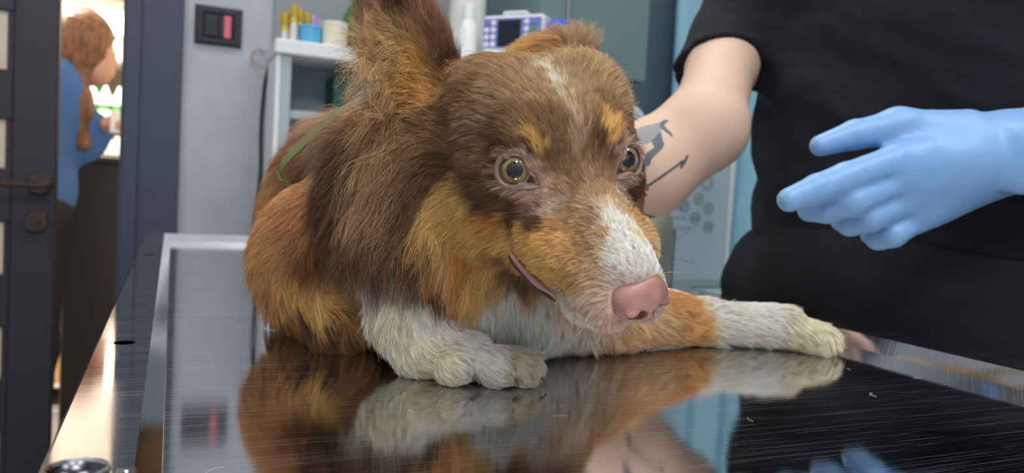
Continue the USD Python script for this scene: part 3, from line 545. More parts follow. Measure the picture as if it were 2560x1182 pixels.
TATTOO = [((128, 134, 138), [(0.0879, 0.1059), (0.0851, 0.1065), (0.0822, 0.1070), (0.0792, 0.1073), (0.0762, 0.1076), (0.0722, 0.1088), (0.0682, 0.1100), (0.0641, 0.1111), (0.0601, 0.1122), (0.0616, 0.1150), (0.0631, 0.1176), (0.0646, 0.1203), (0.0660, 0.1227), (0.0700, 0.1244), (0.0741, 0.1262), (0.0780, 0.1278), (0.0818, 0.1292), (0.0837, 0.1294), (0.0855, 0.1295), (0.0874, 0.1296), (0.0892, 0.1297), (0.0910, 0.1288), (0.0928, 0.1279), (0.0945, 0.1269), (0.0963, 0.1258), (0.0973, 0.1237), (0.0983, 0.1215), (0.0993, 0.1192), (0.1002, 0.1167), (0.0972, 0.1142), (0.0942, 0.1118), (0.0911, 0.1088)]),
    ((92, 100, 110), [(0.0606, 0.1119), (0.0595, 0.1116), (0.0584, 0.1113), (0.0574, 0.1109), (0.0563, 0.1106), (0.0551, 0.1110), (0.0540, 0.1115), (0.0528, 0.1119), (0.0517, 0.1124), (0.0515, 0.1132), (0.0513, 0.1141), (0.0511, 0.1149), (0.0510, 0.1157), (0.0521, 0.1158), (0.0532, 0.1159), (0.0543, 0.1160), (0.0554, 0.1161), (0.0563, 0.1167), (0.0572, 0.1174), (0.0580, 0.1180), (0.0589, 0.1186), (0.0588, 0.1204), (0.0587, 0.1219), (0.0585, 0.1234), (0.0583, 0.1249), (0.0580, 0.1261), (0.0578, 0.1273), (0.0575, 0.1286), (0.0573, 0.1298), (0.0574, 0.1310), (0.0575, 0.1321), (0.0575, 0.1333), (0.0576, 0.1344), (0.0581, 0.1342), (0.0587, 0.1340), (0.0593, 0.1337), (0.0598, 0.1335), (0.0601, 0.1324), (0.0605, 0.1313), (0.0608, 0.1302), (0.0611, 0.1290), (0.0615, 0.1278), (0.0620, 0.1267), (0.0624, 0.1254), (0.0628, 0.1242), (0.0633, 0.1234), (0.0638, 0.1225), (0.0643, 0.1217), (0.0648, 0.1208), (0.0645, 0.1197), (0.0642, 0.1186), (0.0638, 0.1173), (0.0634, 0.1161), (0.0627, 0.1151), (0.0620, 0.1140), (0.0613, 0.1130)]),
    ((92, 100, 110), [(0.0660, 0.1227), (0.0671, 0.1250), (0.0681, 0.1273), (0.0692, 0.1297), (0.0702, 0.1318), (0.0705, 0.1331), (0.0708, 0.1344), (0.0711, 0.1357), (0.0714, 0.1370), (0.0726, 0.1377), (0.0737, 0.1385), (0.0749, 0.1392), (0.0760, 0.1399), (0.0780, 0.1404), (0.0800, 0.1409), (0.0819, 0.1414), (0.0839, 0.1419), (0.0861, 0.1424), (0.0883, 0.1429), (0.0904, 0.1434), (0.0924, 0.1439), (0.0936, 0.1448), (0.0947, 0.1457), (0.0958, 0.1466), (0.0969, 0.1475), (0.0984, 0.1493), (0.0999, 0.1511), (0.1014, 0.1529), (0.1028, 0.1548), (0.1040, 0.1543), (0.1052, 0.1539), (0.1064, 0.1534), (0.1075, 0.1530), (0.1063, 0.1502), (0.1051, 0.1474), (0.1037, 0.1446), (0.1024, 0.1418), (0.1004, 0.1405), (0.0984, 0.1393), (0.0963, 0.1381), (0.0943, 0.1368), (0.0917, 0.1365), (0.0890, 0.1363), (0.0862, 0.1359), (0.0835, 0.1355), (0.0833, 0.1340), (0.0830, 0.1323), (0.0827, 0.1307), (0.0824, 0.1290), (0.0784, 0.1276), (0.0743, 0.1261), (0.0701, 0.1244)]),
    ((78, 84, 92), [(0.1107, -0.1325), (0.0992, -0.1347), (0.0873, -0.1361), (0.0748, -0.1368), (0.0618, -0.1372), (0.0616, -0.1366), (0.0615, -0.1360), (0.0613, -0.1353), (0.0612, -0.1347), (0.0742, -0.1345), (0.0868, -0.1338), (0.0987, -0.1324), (0.1101, -0.1302), (0.1102, -0.1308), (0.1104, -0.1314), (0.1105, -0.1319)]),
    ((78, 84, 92), [(0.0665, -0.1379), (0.0646, -0.1376), (0.0626, -0.1373), (0.0607, -0.1370), (0.0587, -0.1366), (0.0578, -0.1373), (0.0569, -0.1381), (0.0560, -0.1388), (0.0551, -0.1396), (0.0544, -0.1394), (0.0537, -0.1392), (0.0529, -0.1390), (0.0522, -0.1388), (0.0529, -0.1380), (0.0537, -0.1371), (0.0544, -0.1363), (0.0551, -0.1355), (0.0565, -0.1348), (0.0578, -0.1342), (0.0591, -0.1335), (0.0605, -0.1329), (0.0619, -0.1323), (0.0634, -0.1317), (0.0649, -0.1312), (0.0663, -0.1306), (0.0669, -0.1312), (0.0674, -0.1317), (0.0680, -0.1322), (0.0685, -0.1328), (0.0674, -0.1334), (0.0664, -0.1340), (0.0653, -0.1346), (0.0642, -0.1352), (0.0648, -0.1359), (0.0654, -0.1366), (0.0659, -0.1373)]),
    ((78, 84, 92), [(0.1111, -0.1349), (0.1100, -0.1344), (0.1089, -0.1338), (0.1079, -0.1333), (0.1068, -0.1328), (0.1079, -0.1313), (0.1089, -0.1299), (0.1098, -0.1282), (0.1108, -0.1267), (0.1116, -0.1275), (0.1124, -0.1283), (0.1133, -0.1293), (0.1141, -0.1301), (0.1133, -0.1313), (0.1126, -0.1325), (0.1118, -0.1337)]),
    ((122, 124, 126), [(0.1692, -0.0667), (0.1568, -0.0677), (0.1516, -0.0646), (0.1460, -0.0649), (0.1406, -0.0655), (0.1352, -0.0663), (0.1298, -0.0670), (0.1245, -0.0662), (0.1194, -0.0657), (0.1152, -0.0675), (0.1109, -0.0687), (0.1078, -0.0687), (0.1050, -0.0691), (0.1018, -0.0689), (0.1017, -0.0747), (0.1049, -0.0813), (0.1069, -0.0856), (0.1085, -0.0892), (0.1097, -0.0919), (0.1131, -0.0948), (0.1163, -0.0975), (0.1192, -0.0998), (0.1220, -0.1021), (0.1262, -0.1022), (0.1304, -0.1024), (0.1345, -0.1024), (0.1386, -0.1025), (0.1432, -0.1004), (0.1477, -0.0981), (0.1522, -0.0953), (0.1568, -0.0926), (0.1596, -0.0854), (0.1614, -0.0737), (0.1642, -0.0659)]),
    ((92, 98, 104), [(0.1792, -0.1056), (0.1781, -0.1054), (0.1771, -0.1052), (0.1761, -0.1049), (0.1751, -0.1047), (0.1750, -0.1096), (0.1748, -0.1140), (0.1745, -0.1181), (0.1740, -0.1220), (0.1737, -0.1252), (0.1731, -0.1281), (0.1726, -0.1309), (0.1720, -0.1337), (0.1699, -0.1361), (0.1678, -0.1385), (0.1657, -0.1408), (0.1636, -0.1431), (0.1605, -0.1453), (0.1574, -0.1474), (0.1542, -0.1494), (0.1510, -0.1515), (0.1480, -0.1531), (0.1451, -0.1547), (0.1421, -0.1562), (0.1392, -0.1577), (0.1353, -0.1580), (0.1314, -0.1583), (0.1275, -0.1586), (0.1236, -0.1589), (0.1185, -0.1585), (0.1135, -0.1582), (0.1083, -0.1580), (0.1031, -0.1579), (0.1069, -0.1612), (0.1106, -0.1648), (0.1140, -0.1692), (0.1174, -0.1740), (0.1236, -0.1735), (0.1298, -0.1731), (0.1359, -0.1727), (0.1421, -0.1721), (0.1462, -0.1691), (0.1504, -0.1658), (0.1544, -0.1626), (0.1584, -0.1593), (0.1613, -0.1577), (0.1642, -0.1559), (0.1671, -0.1542), (0.1699, -0.1524), (0.1720, -0.1503), (0.1740, -0.1482), (0.1760, -0.1461), (0.1780, -0.1439), (0.1776, -0.1413), (0.1770, -0.1387), (0.1765, -0.1361), (0.1759, -0.1335), (0.1763, -0.1305), (0.1767, -0.1275), (0.1770, -0.1242), (0.1773, -0.1210), (0.1779, -0.1175), (0.1784, -0.1139), (0.1789, -0.1101)]),
    ((78, 84, 92), [(0.1653, -0.1071), (0.1518, -0.1123), (0.1388, -0.1169), (0.1260, -0.1206), (0.1129, -0.1232), (0.1131, -0.1239), (0.1132, -0.1246), (0.1134, -0.1253), (0.1135, -0.1260), (0.1267, -0.1237), (0.1396, -0.1206), (0.1526, -0.1165), (0.1663, -0.1121), (0.1660, -0.1109), (0.1658, -0.1096), (0.1655, -0.1084)])]
def arm_uv(p):                                                  # along the forearm and round it
    a, b = np.array([.577, .747, .219]), np.array([.430, .800, .126]); L = np.linalg.norm(b - a); A = frame(b - a); q = (p - a) @ A
    return q[:, 1], np.arctan2(q[:, 2], q[:, 0]), np.hypot(q[:, 0], q[:, 2])
for _ in range(3):
    c = skin_m.triangles_center; u, ph, r = arm_uv(c); k = np.where((u > -.10) & (u < .22) & (r < .075))[0]
    if _ == 2:
        import shapely
        near = shapely.union_all([shapely.Polygon(t[1]).buffer(0) for t in TATTOO]).buffer(.004); k = k[shapely.contains_xy(near, np.stack([u[k], ph[k]*.047], 1))]
    v, f = trimesh.remesh.subdivide(skin_m.vertices, skin_m.faces, k); skin_m = trimesh.Trimesh(v, f, process=False)
skin_m.merge_vertices(); V = skin_m.vertices; V = V - .9*gradient(vet_skin_sdf, V)*vet_skin_sdf(V)[:, None]; skin_m = trimesh.Trimesh(V, skin_m.faces, process=False)
sc = np.array(srgb(222, 188, 166))*(.93 + .12*meshkit.fbm(V*22, 3, 3))[:, None]
import shapely
u, ph, r = arm_uv(V); on = (r < .075) & (u > -.1) & (u < .26)
for tone_, poly in TATTOO:
    k = on & shapely.contains_xy(shapely.Polygon(poly).buffer(0), np.stack([u, ph*.047], 1)); ink = np.array(srgb(*tone_))
    if tone_[0] == 122: ink = np.where((np.sin(u[k]*1500)*np.sin(ph[k]*70) > -.2)[:, None], ink, ink*.5)
    if tone_[0] == 128: ink = np.where((np.sin((u[k]*.8 + ph[k]*.047)*1400) > .82)[:, None], np.array(srgb(196, 186, 176)), ink)
    sc[k] = ink
obj('body', zT(skin_m), usdkit.material(stage, '/World/Looks/skin', {'a': ('attribute', dict(attribute='tint')), 'p': ('principled_bsdf', dict(roughness=.6, specular_ior_level=.5))}, [('a.color', 'p.base_color')], surface='p.BSDF'), vet, color=sc)
CLOTH = mat('black_cotton', srgb(9, 11, 24), .92, sheen_weight=.05, sheen_roughness=.5, sheen_tint=(.5, .55, .7))
obj('shirt', zT(surface(vet_shirt_sdf, (.55, .30, .06), (1.06, 1.04, .64), .0055)), CLOTH, vet, smooth=True, label='black short-sleeved shirt')
obj('trousers', zT(surface(vet_trousers_sdf, (.62, .42, -.88), (1.06, .98, .15), .009)), mat('black_trousers', srgb(9, 11, 23), .92), vet, smooth=True)
def glove_sdf(p):
    d = hand_sdf(p); d = smin(d, ell(p, (.6915, .4515, .184), (.0300, .0085, .0300), frame((-.82, -.56, -.05))), .0035)
    ax = np.array([.05, -.008, .009]); ax /= np.linalg.norm(ax); s = (p - HAND['cuff']) @ ax
    d = d - .0012*np.exp(-((s + .004)/.0035)**2) + .0010*(meshkit.fbm(p*[70, 70, 70], 2, 4) - .5)
    g = meshkit.noise(p @ np.array([[50., 20, 90], [0, 60, 10], [30, 0, 60]]).T, 6)
    d = d + .0016*g*np.exp(-(np.linalg.norm(p - [.685, .490, .150], axis=1)/.022)**2)
    return np.maximum(d, s)
GLOVE = mat('nitrile_blue', srgb(128, 172, 222), .42, bump=(420, .10, .0003), specular_ior_level=.5)
obj('glove', zT(surface(glove_sdf, (.47, .43, .085), (.80, .57, .255), .0024)), GLOVE, vet, smooth=True, label='light blue nitrile glove')
def vet_hair_sdf(p):
    h = ell(p, (.832, .69, .765), (.105, .088, .105)); h = np.maximum(h, -ell(p, (.735, .69, .715), (.075, .075, .085))); return h + .008*(meshkit.fbm(p*[60, 60, 25], 2, 8) - .5)
obj('hair', zT(surface(vet_hair_sdf, (.70, .57, .62), (.96, .81, .89), .008)), mat('dark_hair', srgb(48, 36, 30), .5), vet, smooth=True)
for s in (-1, 1): obj('shoe', tm(manifold3d.Manifold.hull_points([(x, .70+.12*s+y, z) for x, y, z in [(.68, -.03, .0), (.68, .03, .0), (.95, -.035, 0), (.95, .035, 0), (.69, -.03, .035), (.69, .03, .035), (.80, -.035, .09), (.80, .035, .09), (.94, -.03, .10), (.94, .03, .10)]])), RUBBER, vet)

# ------------------------------------------------------------------ the dog: one implicit body (coordinates from the tray floor, z = 0)
HEAD_T = np.array([0.2188, 0.4080, 0.1498])
HEAD_M = np.array([[-0.9816, -0.0524, -0.1836], [0.1130, -0.9346, -0.3373], [-0.1539, -0.3518, 0.9233]])   # columns: the dog's right, forward, up
EYE_C = np.array([0.0335, -0.0105, -0.0050]); EYE_R = 0.0122
LID_AX = np.array([.45, .83, .32])/np.linalg.norm([.45, .83, .32]); LID_A = frame(LID_AX)
def opening(x, z):                                              # outline of the open lids round the eye, with the inner corner towards the nose (-x)
    p = np.stack([x, np.zeros_like(x), z], -1); return np.minimum(cone(p, (0, 0, 0), (-.0140, 0, -.0066), .0083, .0006), np.hypot(x, z) - .0083)
def head_sdf(q):
    """The head in its own frame: x to the dog's right, y along the muzzle, z up, origin between the eyes."""
    m = np.abs(q*[1, 1, 1]); m = np.stack([np.abs(q[:, 0]), q[:, 1], q[:, 2]], -1)
    d = ell(m, (0, -.058, .001), (.050, .060, .043))
    d = smin(d, ell(m, (0, -.024, .004), (.036, .028, .025)), .02)
    d = smin(d, ell(m, (.030, -.068, .021), (.026, .044, .0265)), .014)
    d = smin(d, ell(m, (.023, -.019, .011), (.015, .012, .011)), .010)
    d = smin(d, ell(m, (.033, -.040, -.020), (.0235, .040, .027)), .018)
    d = smin(d, cone(m, (0, -.004, -.030), (0, .068, -.036), .0285, .0185), .014)
    d = smin(d, cone(m, (0, .004, -.013), (0, .080, -.029), .0140, .0105), .012)
    d = smin(d, ell(m, (.0235, .020, -.040), (.0165, .037, .018)), .012)
    d = smin(d, ell(m, (.0125, .064, -.046), (.0125, .025, .0135)), .008)
    d = smin(d, ell(m, (.011, .070, -.054), (.0125, .019, .0115)), .006)
    jaw = cone(m, (0, -.020, -.058), (0, .060, -.0655), .024, .0110)
    jaw = smin(jaw, ell(m, (.012, .052, -.0640), (.011, .020, .0085)), .006)
    jaw = smin(jaw, ell(m, (.022, -.010, -.056), (.016, .035, .016)), .012)
    d = smin(d, jaw, .0035)
    d = smin(d, ell(m, (.036, -.056, -.045), (.030, .045, .034)), .02)
    # mouth line: a groove from the corner to the front of the lips
    g = cone(m, (.0440, .008, -.0510), (.0300, .050, -.0600), .0040, .0026)
    g = np.minimum(g, cone(m, (.0300, .050, -.0600), (.006, .080, -.0620), .0022, .0016))
    d = -smin(-d, g, .003)
    # eye sockets
    e = m - EYE_C
    d = smin(d, np.linalg.norm(e, axis=-1) - (EYE_R + .0016), .006)
    l = e @ LID_A; open_ = np.maximum(opening(l[:, 0], l[:, 2]), -l[:, 1])
    d = np.maximum(d, -open_)
    return d
def ear_sdf(p):
    # right ear: an upright cup, seen from its hollow side
    A = frame((.38, -.92, .10), (-.25, .1, 1)); c = np.array([.146, .521, .222])
    l = (p - c) @ A
    w = .044 - .20*np.clip(l[:, 2] + .02, 0, .2)
    d = np.sqrt((l[:, 0]/np.maximum(w, .006))**2 + (l[:, 2]/.072)**2)
    sheet = np.abs(l[:, 1] + .010 - 7.0*l[:, 0]**2) - .0038
    right = np.maximum(sheet, (d - 1)*.018)
    # left ear: folded back on itself behind the crown
    B = frame((.5, .85, .15), (-.24, .14, 1)); k = (p - np.array([.243, .500, .2305])) @ B
    left = ell(k, (0, 0, 0), (.0285, .019, .0120))
    return right, left
def dog_sdf(p):
    q = (p - HEAD_T) @ HEAD_M
    d = head_sdf(q)
    right, left = ear_sdf(p)
    d = smin(d, right, .010); d = smin(d, left, .012)
    # neck and ruff
    b = cone(p, (.222, .490, .165), (.185, .585, .125), .050, .074)
    b = smin(b, ell(p, (.183, .530, .104), (.066, .052, .066)), .03)
    b = smin(b, ell(p, (.235, .540, .060), (.070, .055, .058)), .03)
    # trunk to the rump, curled to the left
    b = smin(b, cone(p, (.185, .590, .105), (.170, .745, .100), .076, .080), .03)
    b = smin(b, ell(p, (.165, .760, .095), (.078, .080, .085)), .03)
    # right thigh folded beside the trunk, knee forward, hock and foot under it
    b = smin(b, ell(p, (.110, .657, .072), (.048, .064, .059)), .010)
    b = smin(b, cone(p, (.110, .640, .050), (.128, .598, .040), .034, .024), .016)
    b = smin(b, cone(p, (.125, .600, .032), (.105, .690, .022), .022, .018), .012)
    b = smin(b, cone(p, (.100, .690, .020), (.120, .600, .016), .016, .014), .008)
    # left thigh, behind
    b = smin(b, ell(p, (.232, .690, .062), (.048, .070, .060)), .02)
    d = smin(d, b, .016)
    # right foreleg: shoulder, forearm folded down, paw with toes
    f = cone(p, (.172, .548, .082), (.158, .522, .040), .036, .027)
    f = smin(f, cone(p, (.158, .522, .040), (.163, .508, .020), .026, .018), .012)
    f = smin(f, cone(p, (.160, .508, .019), (.190, .487, .017), .0175, .0155), .010)
    for (x, y), r in (((.176, .4815), .0135), ((.2025, .4715), .0140), ((.221, .4685), .0125), ((.228, .479), .0115)):
        f = smin(f, cone(p, (.186, .491, .018), (x, y, r*.92), .0095, r), .0014)
    d = smin(d, f, .012)
    # left foreleg: stretched out along the table to the right
    g = cone(p, (.255, .548, .052), (.345, .562, .033), .046, .030)
    g = smin(g, cone(p, (.345, .562, .033), (.450, .574, .0225), .028, .0185), .012)
    g = smin(g, cone(p, (.450, .574, .0225), (.520, .545, .022), .0175, .0185), .012)
    for (x, y), r in (((.552, .524), .0115), ((.556, .534), .0125), ((.540, .518), .0120), ((.552, .546), .0115)):
        g = smin(g, cone(p, (.520, .545, .021), (x, y, r), .014, r), .004)
    d = smin(d, g, .012)
    return np.maximum(d, .0006 - p[:, 2])
DOG_LO, DOG_HI = (.035, .290, -.006), (.585, .860, .310)
def nose_frame(q):                                              # the leather is turned a little to the dog's left
    c, sn = math.cos(math.radians(15)), math.sin(math.radians(15)); q = q - [0, .074, -.0405]
    q = np.stack([q[:, 0]*c + q[:, 1]*sn, -q[:, 0]*sn + q[:, 1]*c, q[:, 2] + .10*q[:, 1]], -1) + [0, .074, -.0405]
    return q, np.stack([np.abs(q[:, 0]), q[:, 1], q[:, 2]], -1)
def nose_sdf(q):
    q, m = nose_frame(q)
    d = ell(m, (0, .0870, -.0400), (.0145, .0130, .0108))
    d = smin(d, ell(m, (.0095, .0855, -.0425), (.0068, .0115, .0088)), .004)
    d = smin(d, ell(m, (0, .0870, -.0480), (.0080, .0100, .0060)), .004)
    d = -smin(-d, -(.94*(q[:, 1] - .0968) + .20*(q[:, 2] + .040)), .004)
    d = -smin(-d, ell(m, (.0068, .0965, -.0470), (.0052, .0075, .0035)), .0008)
    d = -smin(-d, cone(m, (.0085, .0975, -.0474), (.0158, .0900, -.0462), .0019, .0011), .0010)
    d = smin(d, ell(m, (.0108, .0945, -.0440), (.0036, .0030, .0020)), .0016)
    d = -smin(-d, cone(m, (0, .1000, -.044), (0, .0985, -.056), .0007, .0007), .0010)
    return d + .00018*(meshkit.noise(q*1500, 5) - .5)

# ------------------------------------------------------------------ the dog's coat: colours and hair directions are known at anchor points on its skin
COAT_P = np.array([(0.1745, 0.4595, 0.2095), (0.1971, 0.4486, 0.2108), (0.2361, 0.4426, 0.2172), (0.2467, 0.4269, 0.2077), (0.1776, 0.4318, 0.1921), (0.1934, 0.4198, 0.1879), (0.2499, 0.4157, 0.1909), (0.2268, 0.4066, 0.1854), (0.1875, 0.4314, 0.1979), (0.2007, 0.4191, 0.1909), (0.2218, 0.4245, 0.2009), (0.2131, 0.4364, 0.2062), (0.2110, 0.4247, 0.1991), (0.2111, 0.4162, 0.1929), (0.2052, 0.4325, 0.2024), (0.2049, 0.4239, 0.1966), (0.2054, 0.4151, 0.1899), (0.2066, 0.4076, 0.1823), (0.2206, 0.4365, 0.2083), (0.2186, 0.4248, 0.2006), (0.2182, 0.4141, 0.1928), (0.2183, 0.4057, 0.1840), (0.2110, 0.4111, 0.1882), (0.2114, 0.4043, 0.1802), (0.2131, 0.3996, 0.1715), (0.2084, 0.4001, 0.1693), (0.2182, 0.3992, 0.1719), (0.2159, 0.3975, 0.1617), (0.2185, 0.3862, 0.1399), (0.2186, 0.3766, 0.1333), (0.2172, 0.3681, 0.1273), (0.2174, 0.3620, 0.1232), (0.2158, 0.3555, 0.1183), (0.2144, 0.3480, 0.1128), (0.2182, 0.3400, 0.1083), (0.2192, 0.3332, 0.1017), (0.2116, 0.3361, 0.1002), (0.2087, 0.3426, 0.1037), (0.2246, 0.3331, 0.0997), (0.2319, 0.3366, 0.0932), (0.2094, 0.3371, 0.0909), (0.2187, 0.3315, 0.0937), (0.2203, 0.3521, 0.1169), (0.2251, 0.3474, 0.1132), (0.2293, 0.3676, 0.1252), (0.2043, 0.3486, 0.0999), (0.2066, 0.3550, 0.1099), (0.2099, 0.3641, 0.1202), (0.2031, 0.4063, 0.1784), (0.2208, 0.3992, 0.1726), (0.1902, 0.4110, 0.1729), (0.2017, 0.4019, 0.1665), (0.2234, 0.3970, 0.1565), (0.2288, 0.3976, 0.1615), (0.1879, 0.4090, 0.1622), (0.1905, 0.4072, 0.1601), (0.1931, 0.4058, 0.1577), (0.1950, 0.4051, 0.1546), (0.1910, 0.4069, 0.1624), (0.1957, 0.4043, 0.1574), (0.2333, 0.4015, 0.1757), (0.2361, 0.4015, 0.1746), (0.2377, 0.4011, 0.1723), (0.2346, 0.4006, 0.1727), (0.1842, 0.4144, 0.1703), (0.1860, 0.4127, 0.1699), (0.1909, 0.4094, 0.1706), (0.1959, 0.4050, 0.1673), (0.2000, 0.4021, 0.1618), (0.1824, 0.4141, 0.1643), (0.1861, 0.4108, 0.1638), (0.1894, 0.4082, 0.1646), (0.1935, 0.4055, 0.1614), (0.1974, 0.4034, 0.1565), (0.1875, 0.4096, 0.1576), (0.1911, 0.4077, 0.1543), (0.1951, 0.4062, 0.1504), (0.2017, 0.4015, 0.1550), (0.2294, 0.4029, 0.1795), (0.2368, 0.4070, 0.1836), (0.2421, 0.4079, 0.1832), (0.2473, 0.4066, 0.1778), (0.2326, 0.4026, 0.1781), (0.2366, 0.4039, 0.1790), (0.2409, 0.4038, 0.1770), (0.2418, 0.4026, 0.1735), (0.2443, 0.4028, 0.1713), (0.2284, 0.3992, 0.1714), (0.2317, 0.3989, 0.1689), (0.2380, 0.4003, 0.1683), (0.1985, 0.4029, 0.1628), (0.1984, 0.4039, 0.1525), (0.1840, 0.4120, 0.1574), (0.2275, 0.3989, 0.1708), (0.2434, 0.4028, 0.1724), (0.1819, 0.4126, 0.1542), (0.1757, 0.4222, 0.1571), (0.1728, 0.4233, 0.1487), (0.2031, 0.4022, 0.1482), (0.2038, 0.4004, 0.1620), (0.2087, 0.3977, 0.1462), (0.2124, 0.3892, 0.1396), (0.1742, 0.4192, 0.1394), (0.1789, 0.4199, 0.1303), (0.1736, 0.4313, 0.1249), (0.1670, 0.4431, 0.1389), (0.1877, 0.4159, 0.1261), (0.1918, 0.4071, 0.1208), (0.1868, 0.4181, 0.1153), (0.1975, 0.3968, 0.1226), (0.2005, 0.3970, 0.1273), (0.1907, 0.3960, 0.1144), (0.2036, 0.3963, 0.1344), (0.1694, 0.4372, 0.1487), (0.1671, 0.4446, 0.1462), (0.1638, 0.4636, 0.1424), (0.2398, 0.4013, 0.1530), (0.2342, 0.3954, 0.1431), (0.2504, 0.4038, 0.1441), (0.2609, 0.4104, 0.1373), (0.2775, 0.4262, 0.1302), (0.2292, 0.3767, 0.1316), (0.2644, 0.4131, 0.1698), (0.2556, 0.4085, 0.1701), (0.2017, 0.3809, 0.1190), (0.2021, 0.3662, 0.1068), (0.1945, 0.3743, 0.1016), (0.1883, 0.3871, 0.1047), (0.1852, 0.4074, 0.1054), (0.2018, 0.3504, 0.0892), (0.1985, 0.3613, 0.0857), (0.2039, 0.3444, 0.0795), (0.1946, 0.3727, 0.0886), (0.2006, 0.3546, 0.0717), (0.2134, 0.3462, 0.0634), (0.2069, 0.3559, 0.0624), (0.2070, 0.3741, 0.0629), (0.2562, 0.4877, 0.0528), (0.1969, 0.3687, 0.0956), (0.1950, 0.3868, 0.1139), (0.1866, 0.3873, 0.0957), (0.2316, 0.4835, 0.0592), (0.1586, 0.4767, 0.1228), (0.1644, 0.4556, 0.1287), (0.1577, 0.4797, 0.1070), (0.1677, 0.4617, 0.1085), (0.1772, 0.4498, 0.0995), (0.1869, 0.4343, 0.1010), (0.1650, 0.4817, 0.0861), (0.1754, 0.4792, 0.0838), (0.1904, 0.4802, 0.0759), (0.1789, 0.4857, 0.0643), (0.1733, 0.4923, 0.0525), (0.1915, 0.4871, 0.0546), (0.2007, 0.4825, 0.0649), (0.1625, 0.4658, 0.1309), (0.1569, 0.4791, 0.1174), (0.1804, 0.4330, 0.1106), (0.1481, 0.4863, 0.1219), (0.1504, 0.4849, 0.0959), (0.1566, 0.4893, 0.0718), (0.1634, 0.4930, 0.0552), (0.1545, 0.4826, 0.1328), (0.1620, 0.4957, 0.1757), (0.1655, 0.4649, 0.1665), (0.1502, 0.5002, 0.1616), (0.1675, 0.4470, 0.1560), (0.1617, 0.4732, 0.1436), (0.1506, 0.4886, 0.1403), (0.1685, 0.4387, 0.1727), (0.1660, 0.4488, 0.1926), (0.1265, 0.5136, 0.1603), (0.1189, 0.5359, 0.1412), (0.1093, 0.5551, 0.1321), (0.1368, 0.4961, 0.1342), (0.1170, 0.5194, 0.1031), (0.1292, 0.5005, 0.0941), (0.1388, 0.4941, 0.0843), (0.1090, 0.5466, 0.1012), (0.1113, 0.5827, 0.0751), (0.1034, 0.5739, 0.1170), (0.0922, 0.6239, 0.1180), (0.0960, 0.6051, 0.1034), (0.1113, 0.5854, 0.1529), (0.1528, 0.7496, 0.1869), (0.1067, 0.5007, 0.1792), (0.1185, 0.5064, 0.1776), (0.1339, 0.5129, 0.1742), (0.1424, 0.4992, 0.1478), (0.1263, 0.5058, 0.1256), (0.1129, 0.7579, 0.1839), (0.0927, 0.7619, 0.1484), (0.1065, 0.7597, 0.1645), (0.1107, 0.6894, 0.1485), (0.0843, 0.7417, 0.1200), (0.0652, 0.6651, 0.1024), (0.0837, 0.6283, 0.1143), (0.0637, 0.6410, 0.0812), (0.0769, 0.6119, 0.0838), (0.0672, 0.6341, 0.0501), (0.0889, 0.6059, 0.0969), (0.0985, 0.5945, 0.0737), (0.0889, 0.6023, 0.0466), (0.1044, 0.5865, 0.0437), (0.1119, 0.5793, 0.0469), (0.0794, 0.6181, 0.0382), (0.0860, 0.6896, 0.0083), (0.0964, 0.6065, 0.0258), (0.1126, 0.5787, 0.0273), (0.1266, 0.5741, 0.0279), (0.1227, 0.5729, 0.0433), (0.1353, 0.5835, 0.0169), (0.1288, 0.5257, 0.0587), (0.1414, 0.5004, 0.0676), (0.1330, 0.5063, 0.0451), (0.1542, 0.4948, 0.0549), (0.1426, 0.4975, 0.0276), (0.1655, 0.4932, 0.0443), (0.1774, 0.4944, 0.0439), (0.1625, 0.4790, 0.0148), (0.1892, 0.4683, 0.0189), (0.2140, 0.4584, 0.0149), (0.1495, 0.4912, 0.0179), (0.1904, 0.4422, 0.0892), (0.2151, 0.4798, 0.0785), (0.2248, 0.4820, 0.0700), (0.2855, 0.4350, 0.1250), (0.2495, 0.3749, 0.1166), (0.2483, 0.3664, 0.1081), (0.2535, 0.3674, 0.0990), (0.2382, 0.3430, 0.0943), (0.1838, 0.4108, 0.1520), (0.1941, 0.4074, 0.1471), (0.1997, 0.4041, 0.1345), (0.1914, 0.4122, 0.1306), (0.1801, 0.4160, 0.1327), (0.1751, 0.4188, 0.1422), (0.1800, 0.4203, 0.1496), (0.2471, 0.4031, 0.1668), (0.2585, 0.4080, 0.1667), (0.2421, 0.4013, 0.1591), (0.2529, 0.4034, 0.1455), (0.1989, 0.4868, 0.0519), (0.2151, 0.4836, 0.0570), (0.2254, 0.4875, 0.0417), (0.2098, 0.4900, 0.0401), (0.2427, 0.4879, 0.0414), (0.2356, 0.4846, 0.0539), (0.1939, 0.4944, 0.0367), (0.2093, 0.4864, 0.0491), (0.2329, 0.4849, 0.0505), (0.1964, 0.4907, 0.0443), (0.3958, 0.5472, 0.0411), (0.4150, 0.5501, 0.0370), (0.3842, 0.5411, 0.0301), (0.4501, 0.5525, 0.0291), (0.4865, 0.5392, 0.0254), (0.5326, 0.5138, 0.0221), (0.4345, 0.5515, 0.0223), (0.5175, 0.5262, 0.0128), (0.1404, 0.5243, 0.2164), (0.1567, 0.5292, 0.2052), (0.1237, 0.5150, 0.2264), (0.1097, 0.5092, 0.2391), (0.1712, 0.5324, 0.2297), (0.1808, 0.5320, 0.2167), (0.1614, 0.5323, 0.2452), (0.1397, 0.5277, 0.2495), (0.1406, 0.5217, 0.1971), (0.1236, 0.5104, 0.2047), (0.2268, 0.4977, 0.2358), (0.2383, 0.4835, 0.2365), (0.2462, 0.4810, 0.2385), (0.2592, 0.4870, 0.2439), (0.2616, 0.4800, 0.2357), (0.2478, 0.4911, 0.2467), (0.2506, 0.4770, 0.2344), (0.2414, 0.4965, 0.2431)])
